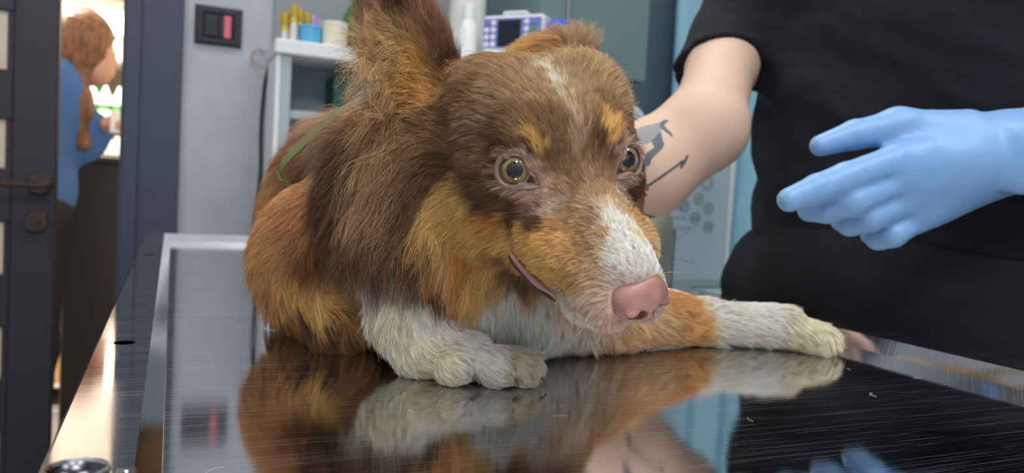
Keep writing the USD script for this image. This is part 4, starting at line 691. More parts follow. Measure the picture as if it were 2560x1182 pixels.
COAT_C = np.array([(0.238, 0.153, 0.080), (0.238, 0.153, 0.080), (0.238, 0.153, 0.080), (0.238, 0.153, 0.080), (0.238, 0.153, 0.080), (0.238, 0.153, 0.080), (0.238, 0.153, 0.080), (0.238, 0.153, 0.080), (0.238, 0.153, 0.080), (0.238, 0.153, 0.080), (0.238, 0.153, 0.080), (0.515, 0.429, 0.305), (0.888, 0.839, 0.730), (0.515, 0.413, 0.283), (0.238, 0.153, 0.080), (0.238, 0.153, 0.080), (0.238, 0.153, 0.080), (0.238, 0.153, 0.080), (0.238, 0.153, 0.080), (0.238, 0.153, 0.080), (0.238, 0.153, 0.080), (0.238, 0.153, 0.080), (0.456, 0.352, 0.231), (0.413, 0.314, 0.205), (0.361, 0.270, 0.175), (0.133, 0.076, 0.037), (0.133, 0.076, 0.037), (0.262, 0.181, 0.114), (0.216, 0.138, 0.080), (0.238, 0.153, 0.080), (0.376, 0.270, 0.175), (0.888, 0.839, 0.730), (0.888, 0.839, 0.730), (0.888, 0.839, 0.730), (0.888, 0.839, 0.730), (0.888, 0.839, 0.730), (0.888, 0.839, 0.730), (0.888, 0.839, 0.730), (0.888, 0.839, 0.730), (0.888, 0.839, 0.730), (0.839, 0.617, 0.527), (0.888, 0.761, 0.672), (0.888, 0.839, 0.730), (0.515, 0.402, 0.283), (0.305, 0.205, 0.122), (0.413, 0.287, 0.162), (0.305, 0.202, 0.112), (0.242, 0.156, 0.084), (0.133, 0.076, 0.037), (0.238, 0.153, 0.080), (0.133, 0.076, 0.037), (0.133, 0.076, 0.037), (0.133, 0.076, 0.037), (0.061, 0.031, 0.018), (0.578, 0.323, 0.093), (0.578, 0.323, 0.093), (0.578, 0.323, 0.093), (0.578, 0.323, 0.093), (0.578, 0.323, 0.093), (0.578, 0.323, 0.093), (0.578, 0.323, 0.093), (0.578, 0.323, 0.093), (0.578, 0.323, 0.093), (0.578, 0.323, 0.093), (0.133, 0.076, 0.037), (0.133, 0.076, 0.037), (0.133, 0.076, 0.037), (0.133, 0.076, 0.037), (0.133, 0.076, 0.037), (0.133, 0.076, 0.037), (0.578, 0.323, 0.093), (0.578, 0.323, 0.093), (0.578, 0.323, 0.093), (0.578, 0.323, 0.093), (0.061, 0.031, 0.018), (0.061, 0.031, 0.018), (0.061, 0.031, 0.018), (0.133, 0.076, 0.037), (0.133, 0.076, 0.037), (0.133, 0.076, 0.037), (0.133, 0.076, 0.037), (0.133, 0.076, 0.037), (0.578, 0.323, 0.093), (0.578, 0.323, 0.093), (0.578, 0.323, 0.093), (0.578, 0.323, 0.093), (0.133, 0.076, 0.037), (0.133, 0.076, 0.037), (0.061, 0.031, 0.018), (0.061, 0.031, 0.018), (0.133, 0.076, 0.037), (0.133, 0.076, 0.037), (0.061, 0.031, 0.018), (0.061, 0.031, 0.018), (0.133, 0.076, 0.037), (0.061, 0.031, 0.018), (0.061, 0.031, 0.018), (0.061, 0.031, 0.018), (0.133, 0.076, 0.037), (0.133, 0.076, 0.037), (0.133, 0.076, 0.037), (0.133, 0.076, 0.037), (0.061, 0.031, 0.018), (0.061, 0.031, 0.018), (0.061, 0.031, 0.018), (0.061, 0.031, 0.018), (0.061, 0.031, 0.018), (0.122, 0.068, 0.048), (0.061, 0.031, 0.018), (0.342, 0.254, 0.195), (0.305, 0.216, 0.156), (0.061, 0.031, 0.018), (0.238, 0.153, 0.080), (0.133, 0.076, 0.037), (0.133, 0.076, 0.037), (0.061, 0.031, 0.018), (0.061, 0.031, 0.018), (0.133, 0.076, 0.037), (0.061, 0.031, 0.018), (0.061, 0.031, 0.018), (0.133, 0.076, 0.037), (0.238, 0.153, 0.080), (0.061, 0.031, 0.018), (0.133, 0.076, 0.037), (0.262, 0.162, 0.080), (0.314, 0.188, 0.084), (0.445, 0.254, 0.089), (0.578, 0.323, 0.093), (0.578, 0.323, 0.093), (0.445, 0.296, 0.162), (0.413, 0.254, 0.122), (0.546, 0.376, 0.283), (0.578, 0.323, 0.093), (0.610, 0.413, 0.332), (0.644, 0.376, 0.314), (0.753, 0.578, 0.515), (0.730, 0.604, 0.515), (0.515, 0.376, 0.283), (0.392, 0.231, 0.098), (0.305, 0.171, 0.061), (0.578, 0.323, 0.093), (0.305, 0.156, 0.061), (0.631, 0.381, 0.127), (0.631, 0.381, 0.127), (0.578, 0.323, 0.093), (0.578, 0.323, 0.093), (0.578, 0.323, 0.093), (0.578, 0.323, 0.093), (0.413, 0.216, 0.084), (0.429, 0.188, 0.045), (0.578, 0.323, 0.093), (0.413, 0.216, 0.084), (0.254, 0.127, 0.051), (0.515, 0.262, 0.065), (0.578, 0.352, 0.127), (0.631, 0.381, 0.127), (0.631, 0.381, 0.127), (0.402, 0.188, 0.048), (0.061, 0.031, 0.018), (0.061, 0.031, 0.018), (0.032, 0.017, 0.012), (0.032, 0.017, 0.012), (0.061, 0.031, 0.018), (0.133, 0.076, 0.037), (0.133, 0.076, 0.037), (0.133, 0.076, 0.037), (0.133, 0.076, 0.037), (0.061, 0.031, 0.018), (0.061, 0.031, 0.018), (0.195, 0.117, 0.065), (0.133, 0.076, 0.037), (0.305, 0.195, 0.102), (0.061, 0.031, 0.018), (0.061, 0.031, 0.018), (0.175, 0.102, 0.054), (0.061, 0.031, 0.018), (0.061, 0.031, 0.018), (0.061, 0.031, 0.018), (0.061, 0.031, 0.018), (0.061, 0.031, 0.018), (0.061, 0.031, 0.018), (0.305, 0.150, 0.065), (0.231, 0.107, 0.045), (0.223, 0.150, 0.098), (0.305, 0.195, 0.122), (0.888, 0.839, 0.730), (0.305, 0.181, 0.089), (0.133, 0.076, 0.037), (0.133, 0.076, 0.037), (0.205, 0.122, 0.065), (0.162, 0.080, 0.042), (0.188, 0.089, 0.042), (0.141, 0.068, 0.037), (0.141, 0.072, 0.040), (0.376, 0.202, 0.084), (0.381, 0.205, 0.080), (0.296, 0.156, 0.068), (0.381, 0.209, 0.080), (0.296, 0.156, 0.061), (0.270, 0.138, 0.051), (0.216, 0.098, 0.040), (0.107, 0.042, 0.019), (0.578, 0.323, 0.093), (0.578, 0.323, 0.093), (0.578, 0.323, 0.093), (0.279, 0.138, 0.051), (0.138, 0.072, 0.037), (0.061, 0.031, 0.018), (0.061, 0.031, 0.018), (0.413, 0.216, 0.084), (0.254, 0.127, 0.051), (0.413, 0.216, 0.084), (0.888, 0.839, 0.730), (0.888, 0.839, 0.730), (0.672, 0.591, 0.413), (0.888, 0.839, 0.730), (0.672, 0.591, 0.413), (0.888, 0.839, 0.730), (0.888, 0.839, 0.730), (0.672, 0.591, 0.413), (0.888, 0.839, 0.730), (0.565, 0.479, 0.352), (0.672, 0.591, 0.413), (0.156, 0.084, 0.042), (0.117, 0.061, 0.034), (0.117, 0.061, 0.034), (0.133, 0.076, 0.037), (0.262, 0.165, 0.089), (0.515, 0.413, 0.296), (0.888, 0.839, 0.730), (0.888, 0.839, 0.730), (0.392, 0.254, 0.181), (0.352, 0.223, 0.162), (0.392, 0.254, 0.188), (0.381, 0.246, 0.181), (0.352, 0.223, 0.162), (0.342, 0.216, 0.156), (0.305, 0.195, 0.138), (0.485, 0.352, 0.283), (0.402, 0.283, 0.223), (0.305, 0.195, 0.144), (0.305, 0.195, 0.144), (0.888, 0.839, 0.730), (0.888, 0.839, 0.730), (0.888, 0.839, 0.730), (0.888, 0.839, 0.730), (0.888, 0.839, 0.730), (0.888, 0.839, 0.730), (0.888, 0.839, 0.730), (0.888, 0.839, 0.730), (0.610, 0.604, 0.552), (0.888, 0.839, 0.730), (0.413, 0.209, 0.080), (0.413, 0.209, 0.080), (0.485, 0.305, 0.162), (0.888, 0.839, 0.730), (0.888, 0.839, 0.730), (0.672, 0.591, 0.413), (0.515, 0.270, 0.089), (0.672, 0.591, 0.413), (0.413, 0.270, 0.122), (0.578, 0.323, 0.093), (0.342, 0.223, 0.114), (0.150, 0.089, 0.054), (0.127, 0.065, 0.034), (0.061, 0.031, 0.018), (0.181, 0.098, 0.054), (0.061, 0.031, 0.018), (0.402, 0.223, 0.080), (0.352, 0.223, 0.102), (0.631, 0.381, 0.127), (0.376, 0.216, 0.089), (0.305, 0.195, 0.107), (0.238, 0.153, 0.080), (0.238, 0.153, 0.080), (0.305, 0.195, 0.107), (0.238, 0.153, 0.080), (0.328, 0.188, 0.089)])
WAY_P = np.array([(0.2166, 0.3323, 0.0976), (0.2160, 0.3531, 0.1167), (0.2210, 0.3912, 0.1446), (0.2113, 0.4013, 0.1742), (0.2113, 0.4311, 0.2029), (0.1971, 0.4486, 0.2108), (0.2361, 0.4426, 0.2172), (0.2496, 0.4239, 0.2040), (0.1921, 0.4164, 0.1828), (0.1763, 0.4273, 0.1821), (0.1662, 0.4463, 0.1730), (0.1654, 0.4626, 0.1538), (0.1620, 0.4957, 0.1757), (0.2560, 0.4183, 0.1892), (0.2627, 0.4124, 0.1672), (0.2359, 0.4023, 0.1765), (0.2292, 0.3978, 0.1569), (0.1915, 0.4066, 0.1613), (0.2048, 0.4008, 0.1506), (0.2020, 0.3980, 0.1320), (0.1881, 0.4161, 0.1214), (0.1726, 0.4297, 0.1321), (0.1742, 0.4247, 0.1559), (0.2734, 0.4205, 0.1353), (0.2021, 0.3662, 0.1068), (0.1979, 0.3826, 0.1143), (0.2020, 0.3509, 0.0912), (0.1940, 0.3722, 0.0930), (0.2001, 0.3539, 0.0739), (0.2071, 0.3395, 0.0926), (0.2078, 0.3491, 0.0636), (0.2064, 0.3732, 0.0642), (0.1851, 0.4069, 0.1031), (0.1739, 0.4429, 0.1098), (0.1622, 0.4707, 0.1180), (0.1624, 0.4823, 0.0859), (0.1850, 0.4809, 0.0758), (0.1809, 0.4898, 0.0542), (0.2131, 0.4829, 0.0607), (0.2057, 0.4811, 0.0705), (0.1389, 0.5087, 0.1610), (0.1229, 0.5581, 0.1617), (0.1367, 0.4943, 0.1264), (0.1171, 0.5245, 0.1247), (0.1090, 0.5466, 0.1012), (0.1024, 0.5915, 0.1104), (0.1065, 0.5904, 0.0803), (0.1276, 0.5039, 0.0885), (0.1468, 0.4865, 0.0957), (0.1072, 0.5766, 0.1407), (0.1490, 0.7499, 0.1866), (0.1060, 0.7587, 0.1720), (0.0928, 0.7617, 0.1446), (0.0843, 0.7417, 0.1200), (0.0641, 0.6663, 0.0924), (0.0662, 0.6391, 0.0495), (0.0820, 0.6063, 0.0844), (0.0989, 0.5937, 0.0616), (0.0891, 0.6027, 0.0450), (0.1119, 0.5789, 0.0454), (0.0879, 0.6781, 0.0103), (0.1184, 0.5772, 0.0245), (0.1288, 0.5257, 0.0587), (0.1420, 0.5016, 0.0621), (0.1543, 0.4933, 0.0444), (0.1334, 0.5062, 0.0370), (0.1448, 0.4948, 0.0227), (0.1662, 0.4833, 0.0231), (0.1640, 0.4748, 0.0131), (0.1930, 0.4637, 0.0198), (0.2164, 0.4576, 0.0164), (0.1760, 0.4711, 0.0214), (0.2185, 0.4865, 0.0462), (0.3952, 0.5462, 0.0395), (0.4434, 0.5523, 0.0274), (0.4865, 0.5392, 0.0254), (0.5163, 0.5258, 0.0201), (0.5359, 0.5124, 0.0223), (0.1659, 0.5300, 0.2035), (0.1404, 0.5243, 0.2164), (0.1237, 0.5150, 0.2264), (0.1558, 0.5310, 0.2331), (0.1792, 0.5323, 0.2194), (0.1645, 0.5325, 0.2428), (0.1333, 0.5251, 0.2507), (0.1096, 0.5076, 0.2337), (0.1235, 0.5091, 0.1993), (0.2407, 0.4820, 0.2366), (0.2268, 0.4977, 0.2358), (0.2506, 0.4770, 0.2344)])
WAY_D = np.array([(-0.22, 0.29, 0.93), (0.21, 0.78, 0.60), (0.10, 0.70, 0.71), (-0.09, 0.42, 0.90), (0.24, 0.82, 0.53), (-0.68, 0.67, 0.29), (0.42, 0.75, 0.51), (0.64, 0.59, 0.50), (-0.38, 0.69, 0.61), (-0.65, 0.72, 0.25), (-0.24, 0.97, 0.09), (-0.11, 0.99, -0.03), (-0.35, 0.93, -0.04), (0.72, 0.62, 0.31), (0.69, 0.24, -0.68), (0.38, 0.46, 0.80), (0.03, -0.02, 1.00), (-0.49, 0.32, 0.81), (-0.25, 0.08, 0.97), (-0.25, 0.91, 0.34), (-0.50, 0.85, -0.14), (-0.42, 0.89, -0.19), (-0.33, 0.94, 0.00), (0.25, 0.47, -0.85), (-0.34, 0.94, -0.08), (-0.55, 0.83, -0.07), (-0.36, 0.86, -0.36), (-0.55, 0.70, -0.46), (-0.06, 0.83, -0.55), (-0.50, 0.75, 0.44), (0.35, 0.71, -0.61), (0.19, 0.71, -0.68), (0.06, 0.97, -0.23), (-0.26, 0.87, -0.43), (-0.25, 0.83, -0.50), (-0.15, 0.26, -0.95), (-0.09, 0.35, -0.93), (0.20, 0.41, -0.89), (0.14, 0.19, -0.97), (-0.46, 0.16, -0.88), (-0.81, -0.21, -0.55), (-0.46, 0.86, -0.22), (-0.39, 0.21, -0.89), (-0.31, 0.24, -0.92), (0.02, 0.36, -0.93), (0.04, -0.05, -1.00), (0.15, 0.09, -0.98), (0.10, 0.22, -0.97), (-0.01, 0.13, -0.99), (-0.31, 0.50, -0.81), (-0.91, 0.38, -0.19), (-0.71, 0.26, -0.65), (-0.47, 0.22, -0.85), (-0.26, 0.59, -0.77), (-0.21, 0.42, -0.88), (0.03, 0.76, -0.65), (-0.62, 0.41, -0.67), (-0.15, 0.03, -0.99), (0.61, -0.30, -0.73), (0.78, -0.62, -0.00), (0.56, 0.15, -0.81), (0.35, 0.32, -0.88), (0.02, 0.70, -0.71), (0.07, 0.08, -0.99), (0.28, -0.21, -0.93), (0.15, 0.01, -0.99), (0.30, -0.37, -0.88), (0.74, -0.67, -0.07), (0.37, -0.72, -0.59), (0.43, -0.86, -0.25), (0.74, -0.51, -0.44), (0.71, -0.46, -0.53), (0.19, 0.30, -0.93), (0.96, 0.13, -0.24), (1.00, -0.01, -0.09), (0.91, -0.41, -0.09), (0.64, -0.38, -0.67), (-0.30, -0.74, -0.60), (-0.96, 0.11, 0.28), (-0.90, -0.43, 0.10), (-0.78, -0.62, 0.07), (-0.63, -0.07, 0.77), (-0.26, 0.02, 0.97), (-0.36, 0.01, 0.93), (-0.57, -0.18, 0.81), (-0.19, 0.72, 0.67), (-0.67, -0.71, -0.20), (-0.86, 0.51, -0.03), (-0.24, 0.97, 0.06), (0.32, 0.37, 0.87)])
WAY_L = np.array([(0.003, 0.25, 0), (0.004, 0.25, 0), (0.006, 0.25, 0), (0.009, 0.28, 0), (0.011, 0.3, 0), (0.012, 0.35, 0), (0.013, 0.4, 0), (0.015, 0.45, 0.2), (0.01, 0.25, 0), (0.013, 0.3, 0.1), (0.017, 0.3, 0.2), (0.018, 0.3, 0.2), (0.022, 0.35, 0.3), (0.013, 0.4, 0.1), (0.01, 0.3, 0.1), (0.007, 0.3, 0), (0.006, 0.25, 0), (0.008, 0.3, 0), (0.005, 0.25, 0), (0.004, 0.25, 0), (0.008, 0.25, 0), (0.011, 0.25, 0), (0.009, 0.25, 0), (0.007, 0.3, 0), (0.005, 0.25, 0), (0.005, 0.25, 0), (0.005, 0.25, 0), (0.006, 0.25, 0), (0.006, 0.3, 0), (0.003, 0.25, 0), (0.007, 0.5, 0), (0.007, 0.4, 0), (0.01, 0.25, 0), (0.014, 0.28, 0.1), (0.018, 0.3, 0.2), (0.024, 0.3, 0.3), (0.02, 0.28, 0.2), (0.017, 0.3, 0.2), (0.012, 0.3, 0.1), (0.013, 0.25, 0.1), (0.04, 0.35, 1), (0.05, 0.4, 1), (0.04, 0.3, 1), (0.04, 0.3, 1), (0.032, 0.25, 0.8), (0.024, 0.22, 0.6), (0.022, 0.22, 0.5), (0.042, 0.3, 0.8), (0.034, 0.3, 0.6), (0.032, 0.3, 1), (0.05, 0.5, 1), (0.03, 0.3, 0.5), (0.026, 0.3, 0.4), (0.024, 0.4, 0.2), (0.026, 0.4, 0.2), (0.024, 0.4, 0.2), (0.024, 0.3, 0.2), (0.026, 0.3, 0.3), (0.022, 0.3, 0.1), (0.024, 0.35, 0.1), (0.026, 0.3, 0.5), (0.024, 0.35, 0.5), (0.017, 0.3, 0.1), (0.017, 0.3, 0.1), (0.015, 0.3, 0.1), (0.015, 0.3, 0.1), (0.009, 0.3, 0), (0.008, 0.3, 0), (0.006, 0.25, 0), (0.006, 0.25, 0), (0.006, 0.25, 0), (0.006, 0.25, 0), (0.015, 0.35, 0.2), (0.015, 0.3, 0.2), (0.011, 0.3, 0.1), (0.012, 0.3, 0.1), (0.012, 0.3, 0), (0.01, 0.3, 0), (0.032, 0.35, 0.8), (0.038, 0.4, 1.2), (0.028, 0.35, 1), (0.022, 0.3, 0.5), (0.02, 0.4, 0.2), (0.02, 0.4, 0.2), (0.012, 0.3, 0.1), (0.014, 0.35, 0.2), (0.034, 0.4, 1.2), (0.018, 0.35, 0.2), (0.018, 0.35, 0.2), (0.02, 0.6, 0.1)])
def mirrored(P):                                                # the far side of the head takes the near side's coat
    q = (P - HEAD_T) @ HEAD_M; k = (q[:, 0] > .022) & (q[:, 1] > -.10) & (np.abs(q[:, 2]) < .09)
    return k, (q*[-1, 1, 1]) @ HEAD_M.T + HEAD_T
_x = COAT_C.max(1, keepdims=True); COAT_C = COAT_C*(.95*(1 - (1 - _x)**3.0)/_x); COAT_C = .94*COAT_C + .06*COAT_C @ np.array([[.3], [.6], [.1]])                            # single hairs are paler than the coat, which shades itself
_k, _m = mirrored(COAT_P); CP = np.vstack([COAT_P, _m[_k]]); CC = np.vstack([COAT_C, COAT_C[_k]])
_k, _m = mirrored(WAY_P); WP = np.vstack([WAY_P, _m[_k]])
_md = ((WAY_D @ HEAD_M)*[-1, 1, 1]) @ HEAD_M.T; WD = np.vstack([WAY_D, _md[_k]]); WL = np.vstack([WAY_L, WAY_L[_k]])
coat_tree, way_tree = cKDTree(CP), cKDTree(WP)
def coat(p):
    s = .0035*np.stack([meshkit.noise(p*170 + 9*k, k) - .5 for k in range(3)], -1)*2
    d, i = coat_tree.query(p + s, 5); w = 1/(d + .0012)**5; w /= w.sum(1, keepdims=True)
    return (w[..., None]*CC[i]).sum(1)
def way(p):
    d, i = way_tree.query(p, 4); w = 1/(d + .004)**3; w /= w.sum(1, keepdims=True)
    return (w[..., None]*WD[i]).sum(1), (w[..., None]*WL[i]).sum(1)
def bare(p):                                                    # eyes, nose leather and lips carry no hair
    q = (p - HEAD_T) @ HEAD_M; m = np.stack([np.abs(q[:, 0]), q[:, 1], q[:, 2]], -1)
    l = (m - EYE_C) @ LID_A; eye = (opening(l[:, 0], l[:, 2]) < .0017) & (l[:, 1] > 0)
    nose = nose_sdf(q) < .0004
    a, b = np.array([.0440, .008, -.0510]), np.array([.0300, .050, -.0600])
    t = np.clip(((m - a) @ (b - a))/((b - a) @ (b - a)), 0, 1); lip = np.linalg.norm(m - a - t[:, None]*(b - a), axis=1) < .0032
    return eye | nose | lip
# the collar lies on the neck: its loop is found on the skin, and the coat is pressed down in front of it
COL_C, COL_N = np.array([.190, .683, .128]), np.array([.09, -.90, -.42])/np.linalg.norm([.09, -.90, -.42])
_e1 = np.cross(COL_N, [0, 0, 1.0]); _e1 /= np.linalg.norm(_e1); _e2 = np.cross(COL_N, _e1)
_a = np.linspace(0, 2*np.pi, 121)[:-1]; _d = np.cos(_a)[:, None]*_e1 + np.sin(_a)[:, None]*_e2; _r = np.full(120, .03)
for _ in range(40): _r = np.minimum(_r + .7*np.maximum(.020 - dog_sdf(COL_C + _r[:, None]*_d), -.01), np.where(_d[:, 2] > -.05, .111, .074))
for _ in range(6): _r = .5*_r + .25*(np.roll(_r, 1) + np.roll(_r, -1))
COLLAR = COL_C + _r[:, None]*_d; COLLAR[:, 2] = np.maximum(COLLAR[:, 2], .010); _ct = cKDTree(COLLAR)
def collar_trim(p):
    d, i = _ct.query(p); ahead = ((p - COLLAR[i])*COL_N).sum(1)
    return np.where(d > .09, 1, np.where(ahead > 0, np.clip((d - .014)/.062, 0, 1), np.clip((d - .014)/.010, 0, 1)))
HK = 6
LOCKS = 10                                                     # hairs to a lock
def grow(mesh, seed, per_cm2, width):
    """Hairs on the skin: arrays of points (n, HK, 3), colours (n, 3) and widths."""
    rng = np.random.default_rng(seed)
    tri = mesh.triangles; area = mesh.area_faces; c = tri.mean(1)
    nrm = mesh.face_normals
    view = EYE - [0, 0, T] - c; view /= np.linalg.norm(view, axis=1, keepdims=True)
    keep = np.where((nrm*view).sum(1) > -.05, 1.0, .16)        # the side turned to the wall is thinner
    length = way(c)[1][:, 0]
    dens = per_cm2*1e4*np.clip((.010/length)**.55, .50, 1.5)*keep
    dens[(c[:, 2] < .0012)] = 0
    n = rng.poisson(area*dens); fi = np.repeat(np.arange(len(n)), n); N = len(fi)
    u, v = rng.random(N), rng.random(N); s = u + v > 1; u[s], v[s] = 1-u[s], 1-v[s]
    vn = dog_mesh.vertex_normals[mesh.faces]; nv = vn[fi, 0] + u[:, None]*(vn[fi, 1]-vn[fi, 0]) + v[:, None]*(vn[fi, 2]-vn[fi, 0]); nv /= np.linalg.norm(nv, axis=1, keepdims=True) + 1e-9
    root = tri[fi, 0] + u[:, None]*(tri[fi, 1]-tri[fi, 0]) + v[:, None]*(tri[fi, 2]-tri[fi, 0])
    ok = ~bare(root) & (collar_trim(root) > .12); root, fi, nv = root[ok], fi[ok], nv[ok]; N = len(root)
    d, prm = way(root); L, lift, curl = prm.T
    d = d + np.clip(.20 + 9*L, .25, .62)[:, None]*(np.stack([meshkit.noise(root*90 + 5*k, 20 + k) for k in range(3)], -1) - .5) + .16*rng.normal(size=(N, 3))
    d -= nv*(d*nv).sum(1, keepdims=True); d /= np.linalg.norm(d, axis=1, keepdims=True) + 1e-9
    L = L*rng.uniform(.6, 1.15, N)*(.8 + .4*meshkit.noise(root*60, 31))
    lift = lift*rng.uniform(.7, 1.5, N); fly = rng.random(N) < .035*np.clip(L/.02, .2, 1); L = np.where(fly, L*1.35, L); lift = np.where(fly, lift*1.7, lift)
    L = L*collar_trim(root)
    t = np.linspace(0, 1, HK)[None, :, None]
    side = np.cross(nv, d)
    P = root[:, None] + L[:, None, None]*(t*d[:, None]*np.cos(lift)[:, None, None] + (t - .42*t**2)*1.15*nv[:, None]*np.sin(lift)[:, None, None])
    P[:, :, 2] -= (L[:, None]*t[..., 0]**2*np.clip(L[:, None]/.045, 0, 1)*.22)
    # locks: every hair leans to the hair at the middle of its lock
    lead = rng.choice(N, max(N//LOCKS, 1), replace=False); own = lead[cKDTree(root[lead]).query(root)[1]]
    ph = rng.uniform(0, 6.28, N); ph = ph[own]; am = (.085*curl + .012)*L*rng.uniform(.4, 1.4, N)[own]
    wave = am[:, None]*np.sin(t[..., 0]*(3.5 + 3*rng.random(N)[own])[:, None] + ph[:, None]) - (am*np.sin(ph))[:, None]
    P += wave[..., None]*side[:, None] + (.6*wave*np.cos(ph)[:, None])[..., None]*nv[:, None]
    pull = (t**1.1)*(.45 + .45*rng.random((N, 1, 1))*np.clip(L/.012, .6, 1.1)[:, None, None]); P = P + pull*(P[own] - P)
    P += (t**1.5)*rng.normal(size=(N, 1, 3))*L[:, None, None]*.035
    P[:, :, 2] = np.maximum(P[:, :, 2], .0006)
    C = coat(root); tone = rng.normal(1, .12, N) + rng.normal(0, .20, N)[own]
    C = C*np.clip(tone, .5, 1.7)[:, None]
    pale = (rng.random(N) < .05)[:, None]; C = np.where(pale, C*.6 + .4*np.array([.62, .52, .40])*C.max(1, keepdims=True)/.62*1.5, C)
    return P, np.clip(C, .003, .9), width*rng.uniform(.75, 1.3, N)*np.clip((L/.010)**.2, .85, 1.3)
def curves(name, P, C, w, material, parent, taper=.25, kind=None, label=None):
    n, k = P.shape[:2]
    c = UsdGeom.BasisCurves.Define(stage, numbered(path_of(parent) + '/' + name))
    c.CreateTypeAttr('linear'); c.CreateCurveVertexCountsAttr(Vt.IntArray.FromNumpy(np.full(n, k, np.int32)))
    c.CreatePointsAttr(Vt.Vec3fArray.FromNumpy((P + [0, 0, T]).reshape(-1, 3).astype(np.float32)))
    wd = np.asarray(w)[:, None]*np.linspace(1, taper, k)[None]
    c.CreateWidthsAttr(Vt.FloatArray.FromNumpy(wd.ravel().astype(np.float32))); c.SetWidthsInterpolation('vertex')
    pv = UsdGeom.PrimvarsAPI(c).CreatePrimvar('tint', Sdf.ValueTypeNames.Color3fArray, 'vertex')
    pv.Set(Vt.Vec3fArray.FromNumpy(np.repeat(C, k, 0).astype(np.float32)))
    UsdShade.MaterialBindingAPI.Apply(c.GetPrim()).Bind(material)
    return tag(c.GetPrim(), label, kind=kind)

# ------------------------------------------------------------------ dog: materials and parts
HAIR = usdkit.material(stage, '/World/Looks/dog_hair', {'a': ('attribute', dict(attribute='tint')), 'p': ('diffuse_bsdf', {})}, [('a.color', 'p.color')], surface='p.BSDF')
SKIN = usdkit.material(stage, '/World/Looks/dog_skin', {'a': ('attribute', dict(attribute='tint')), 'p': ('principled_bsdf', dict(roughness=.8))}, [('a.color', 'p.base_color')], surface='p.BSDF')
def tinted(name, rough=.4, **kw):                               # a material that takes its colour from the mesh
    nodes = {'a': ('attribute', dict(attribute='tint')), 'p': ('principled_bsdf', dict(roughness=rough, **kw))}
    return usdkit.material(stage, '/World/Looks/' + name, nodes, [('a.color', 'p.base_color')], surface='p.BSDF')
dog = thing('dog', 'brown, tan and white long-haired dog lying on the steel table', 'dog')
dog_mesh = surface(dog_sdf, DOG_LO, DOG_HI, .002)
up = lambda m: move(m, 0, 0, T)
to_table = lambda q: q @ HEAD_M.T + HEAD_T                      # head frame to table frame
_pink = np.array(srgb(196, 140, 128))
_c = coat(dog_mesh.vertices)*.8; _b = bare(dog_mesh.vertices)
_c[_b] = np.array(srgb(172, 140, 126))
obj('body', up(dog_mesh), SKIN, dog, color=_c)

EYE_GLOSS = dict(roughness=.05, coat_weight=1.0, coat_roughness=.01, specular_ior_level=.6)
M_EYE = usdkit.material(stage, '/World/Looks/eyeball', {'a': ('attribute', dict(attribute='tint')), 'p': ('principled_bsdf', EYE_GLOSS)}, [('a.color', 'p.base_color')], surface='p.BSDF')
M_PUPIL = usdkit.material(stage, '/World/Looks/pupil', {'p': ('principled_bsdf', dict(base_color=(.004, .004, .006), **EYE_GLOSS))}, [], surface='p.BSDF')
def cap(center, axis, r, a0, a1, n=48, k=10):                   # band of a sphere between two angles from its axis
    A = frame(axis, (0.1, 0.2, 1)); th = np.linspace(a0, a1, k); ph = np.arange(n)*2*np.pi/n
    v = np.stack([np.sin(th)[:, None]*np.cos(ph), np.cos(th)[:, None]*np.ones(n), np.sin(th)[:, None]*np.sin(ph)], -1).reshape(-1, 3)
    i, j = np.meshgrid(np.arange(k-1), np.arange(n), indexing='ij'); q = np.stack([i*n+j, i*n+(j+1) % n, (i+1)*n+(j+1) % n, (i+1)*n+j], -1).reshape(-1, 4)
    m = trimesh.Trimesh(center + r*v @ A.T, np.vstack([q[:, [0, 2, 1]], q[:, [0, 3, 2]]]), process=False)
    if ((m.triangles_center - center)*m.face_normals).sum() < 0: m.invert()
    return m, np.repeat(th, n), np.tile(ph, k)
LID = tinted('eyelid', .42)
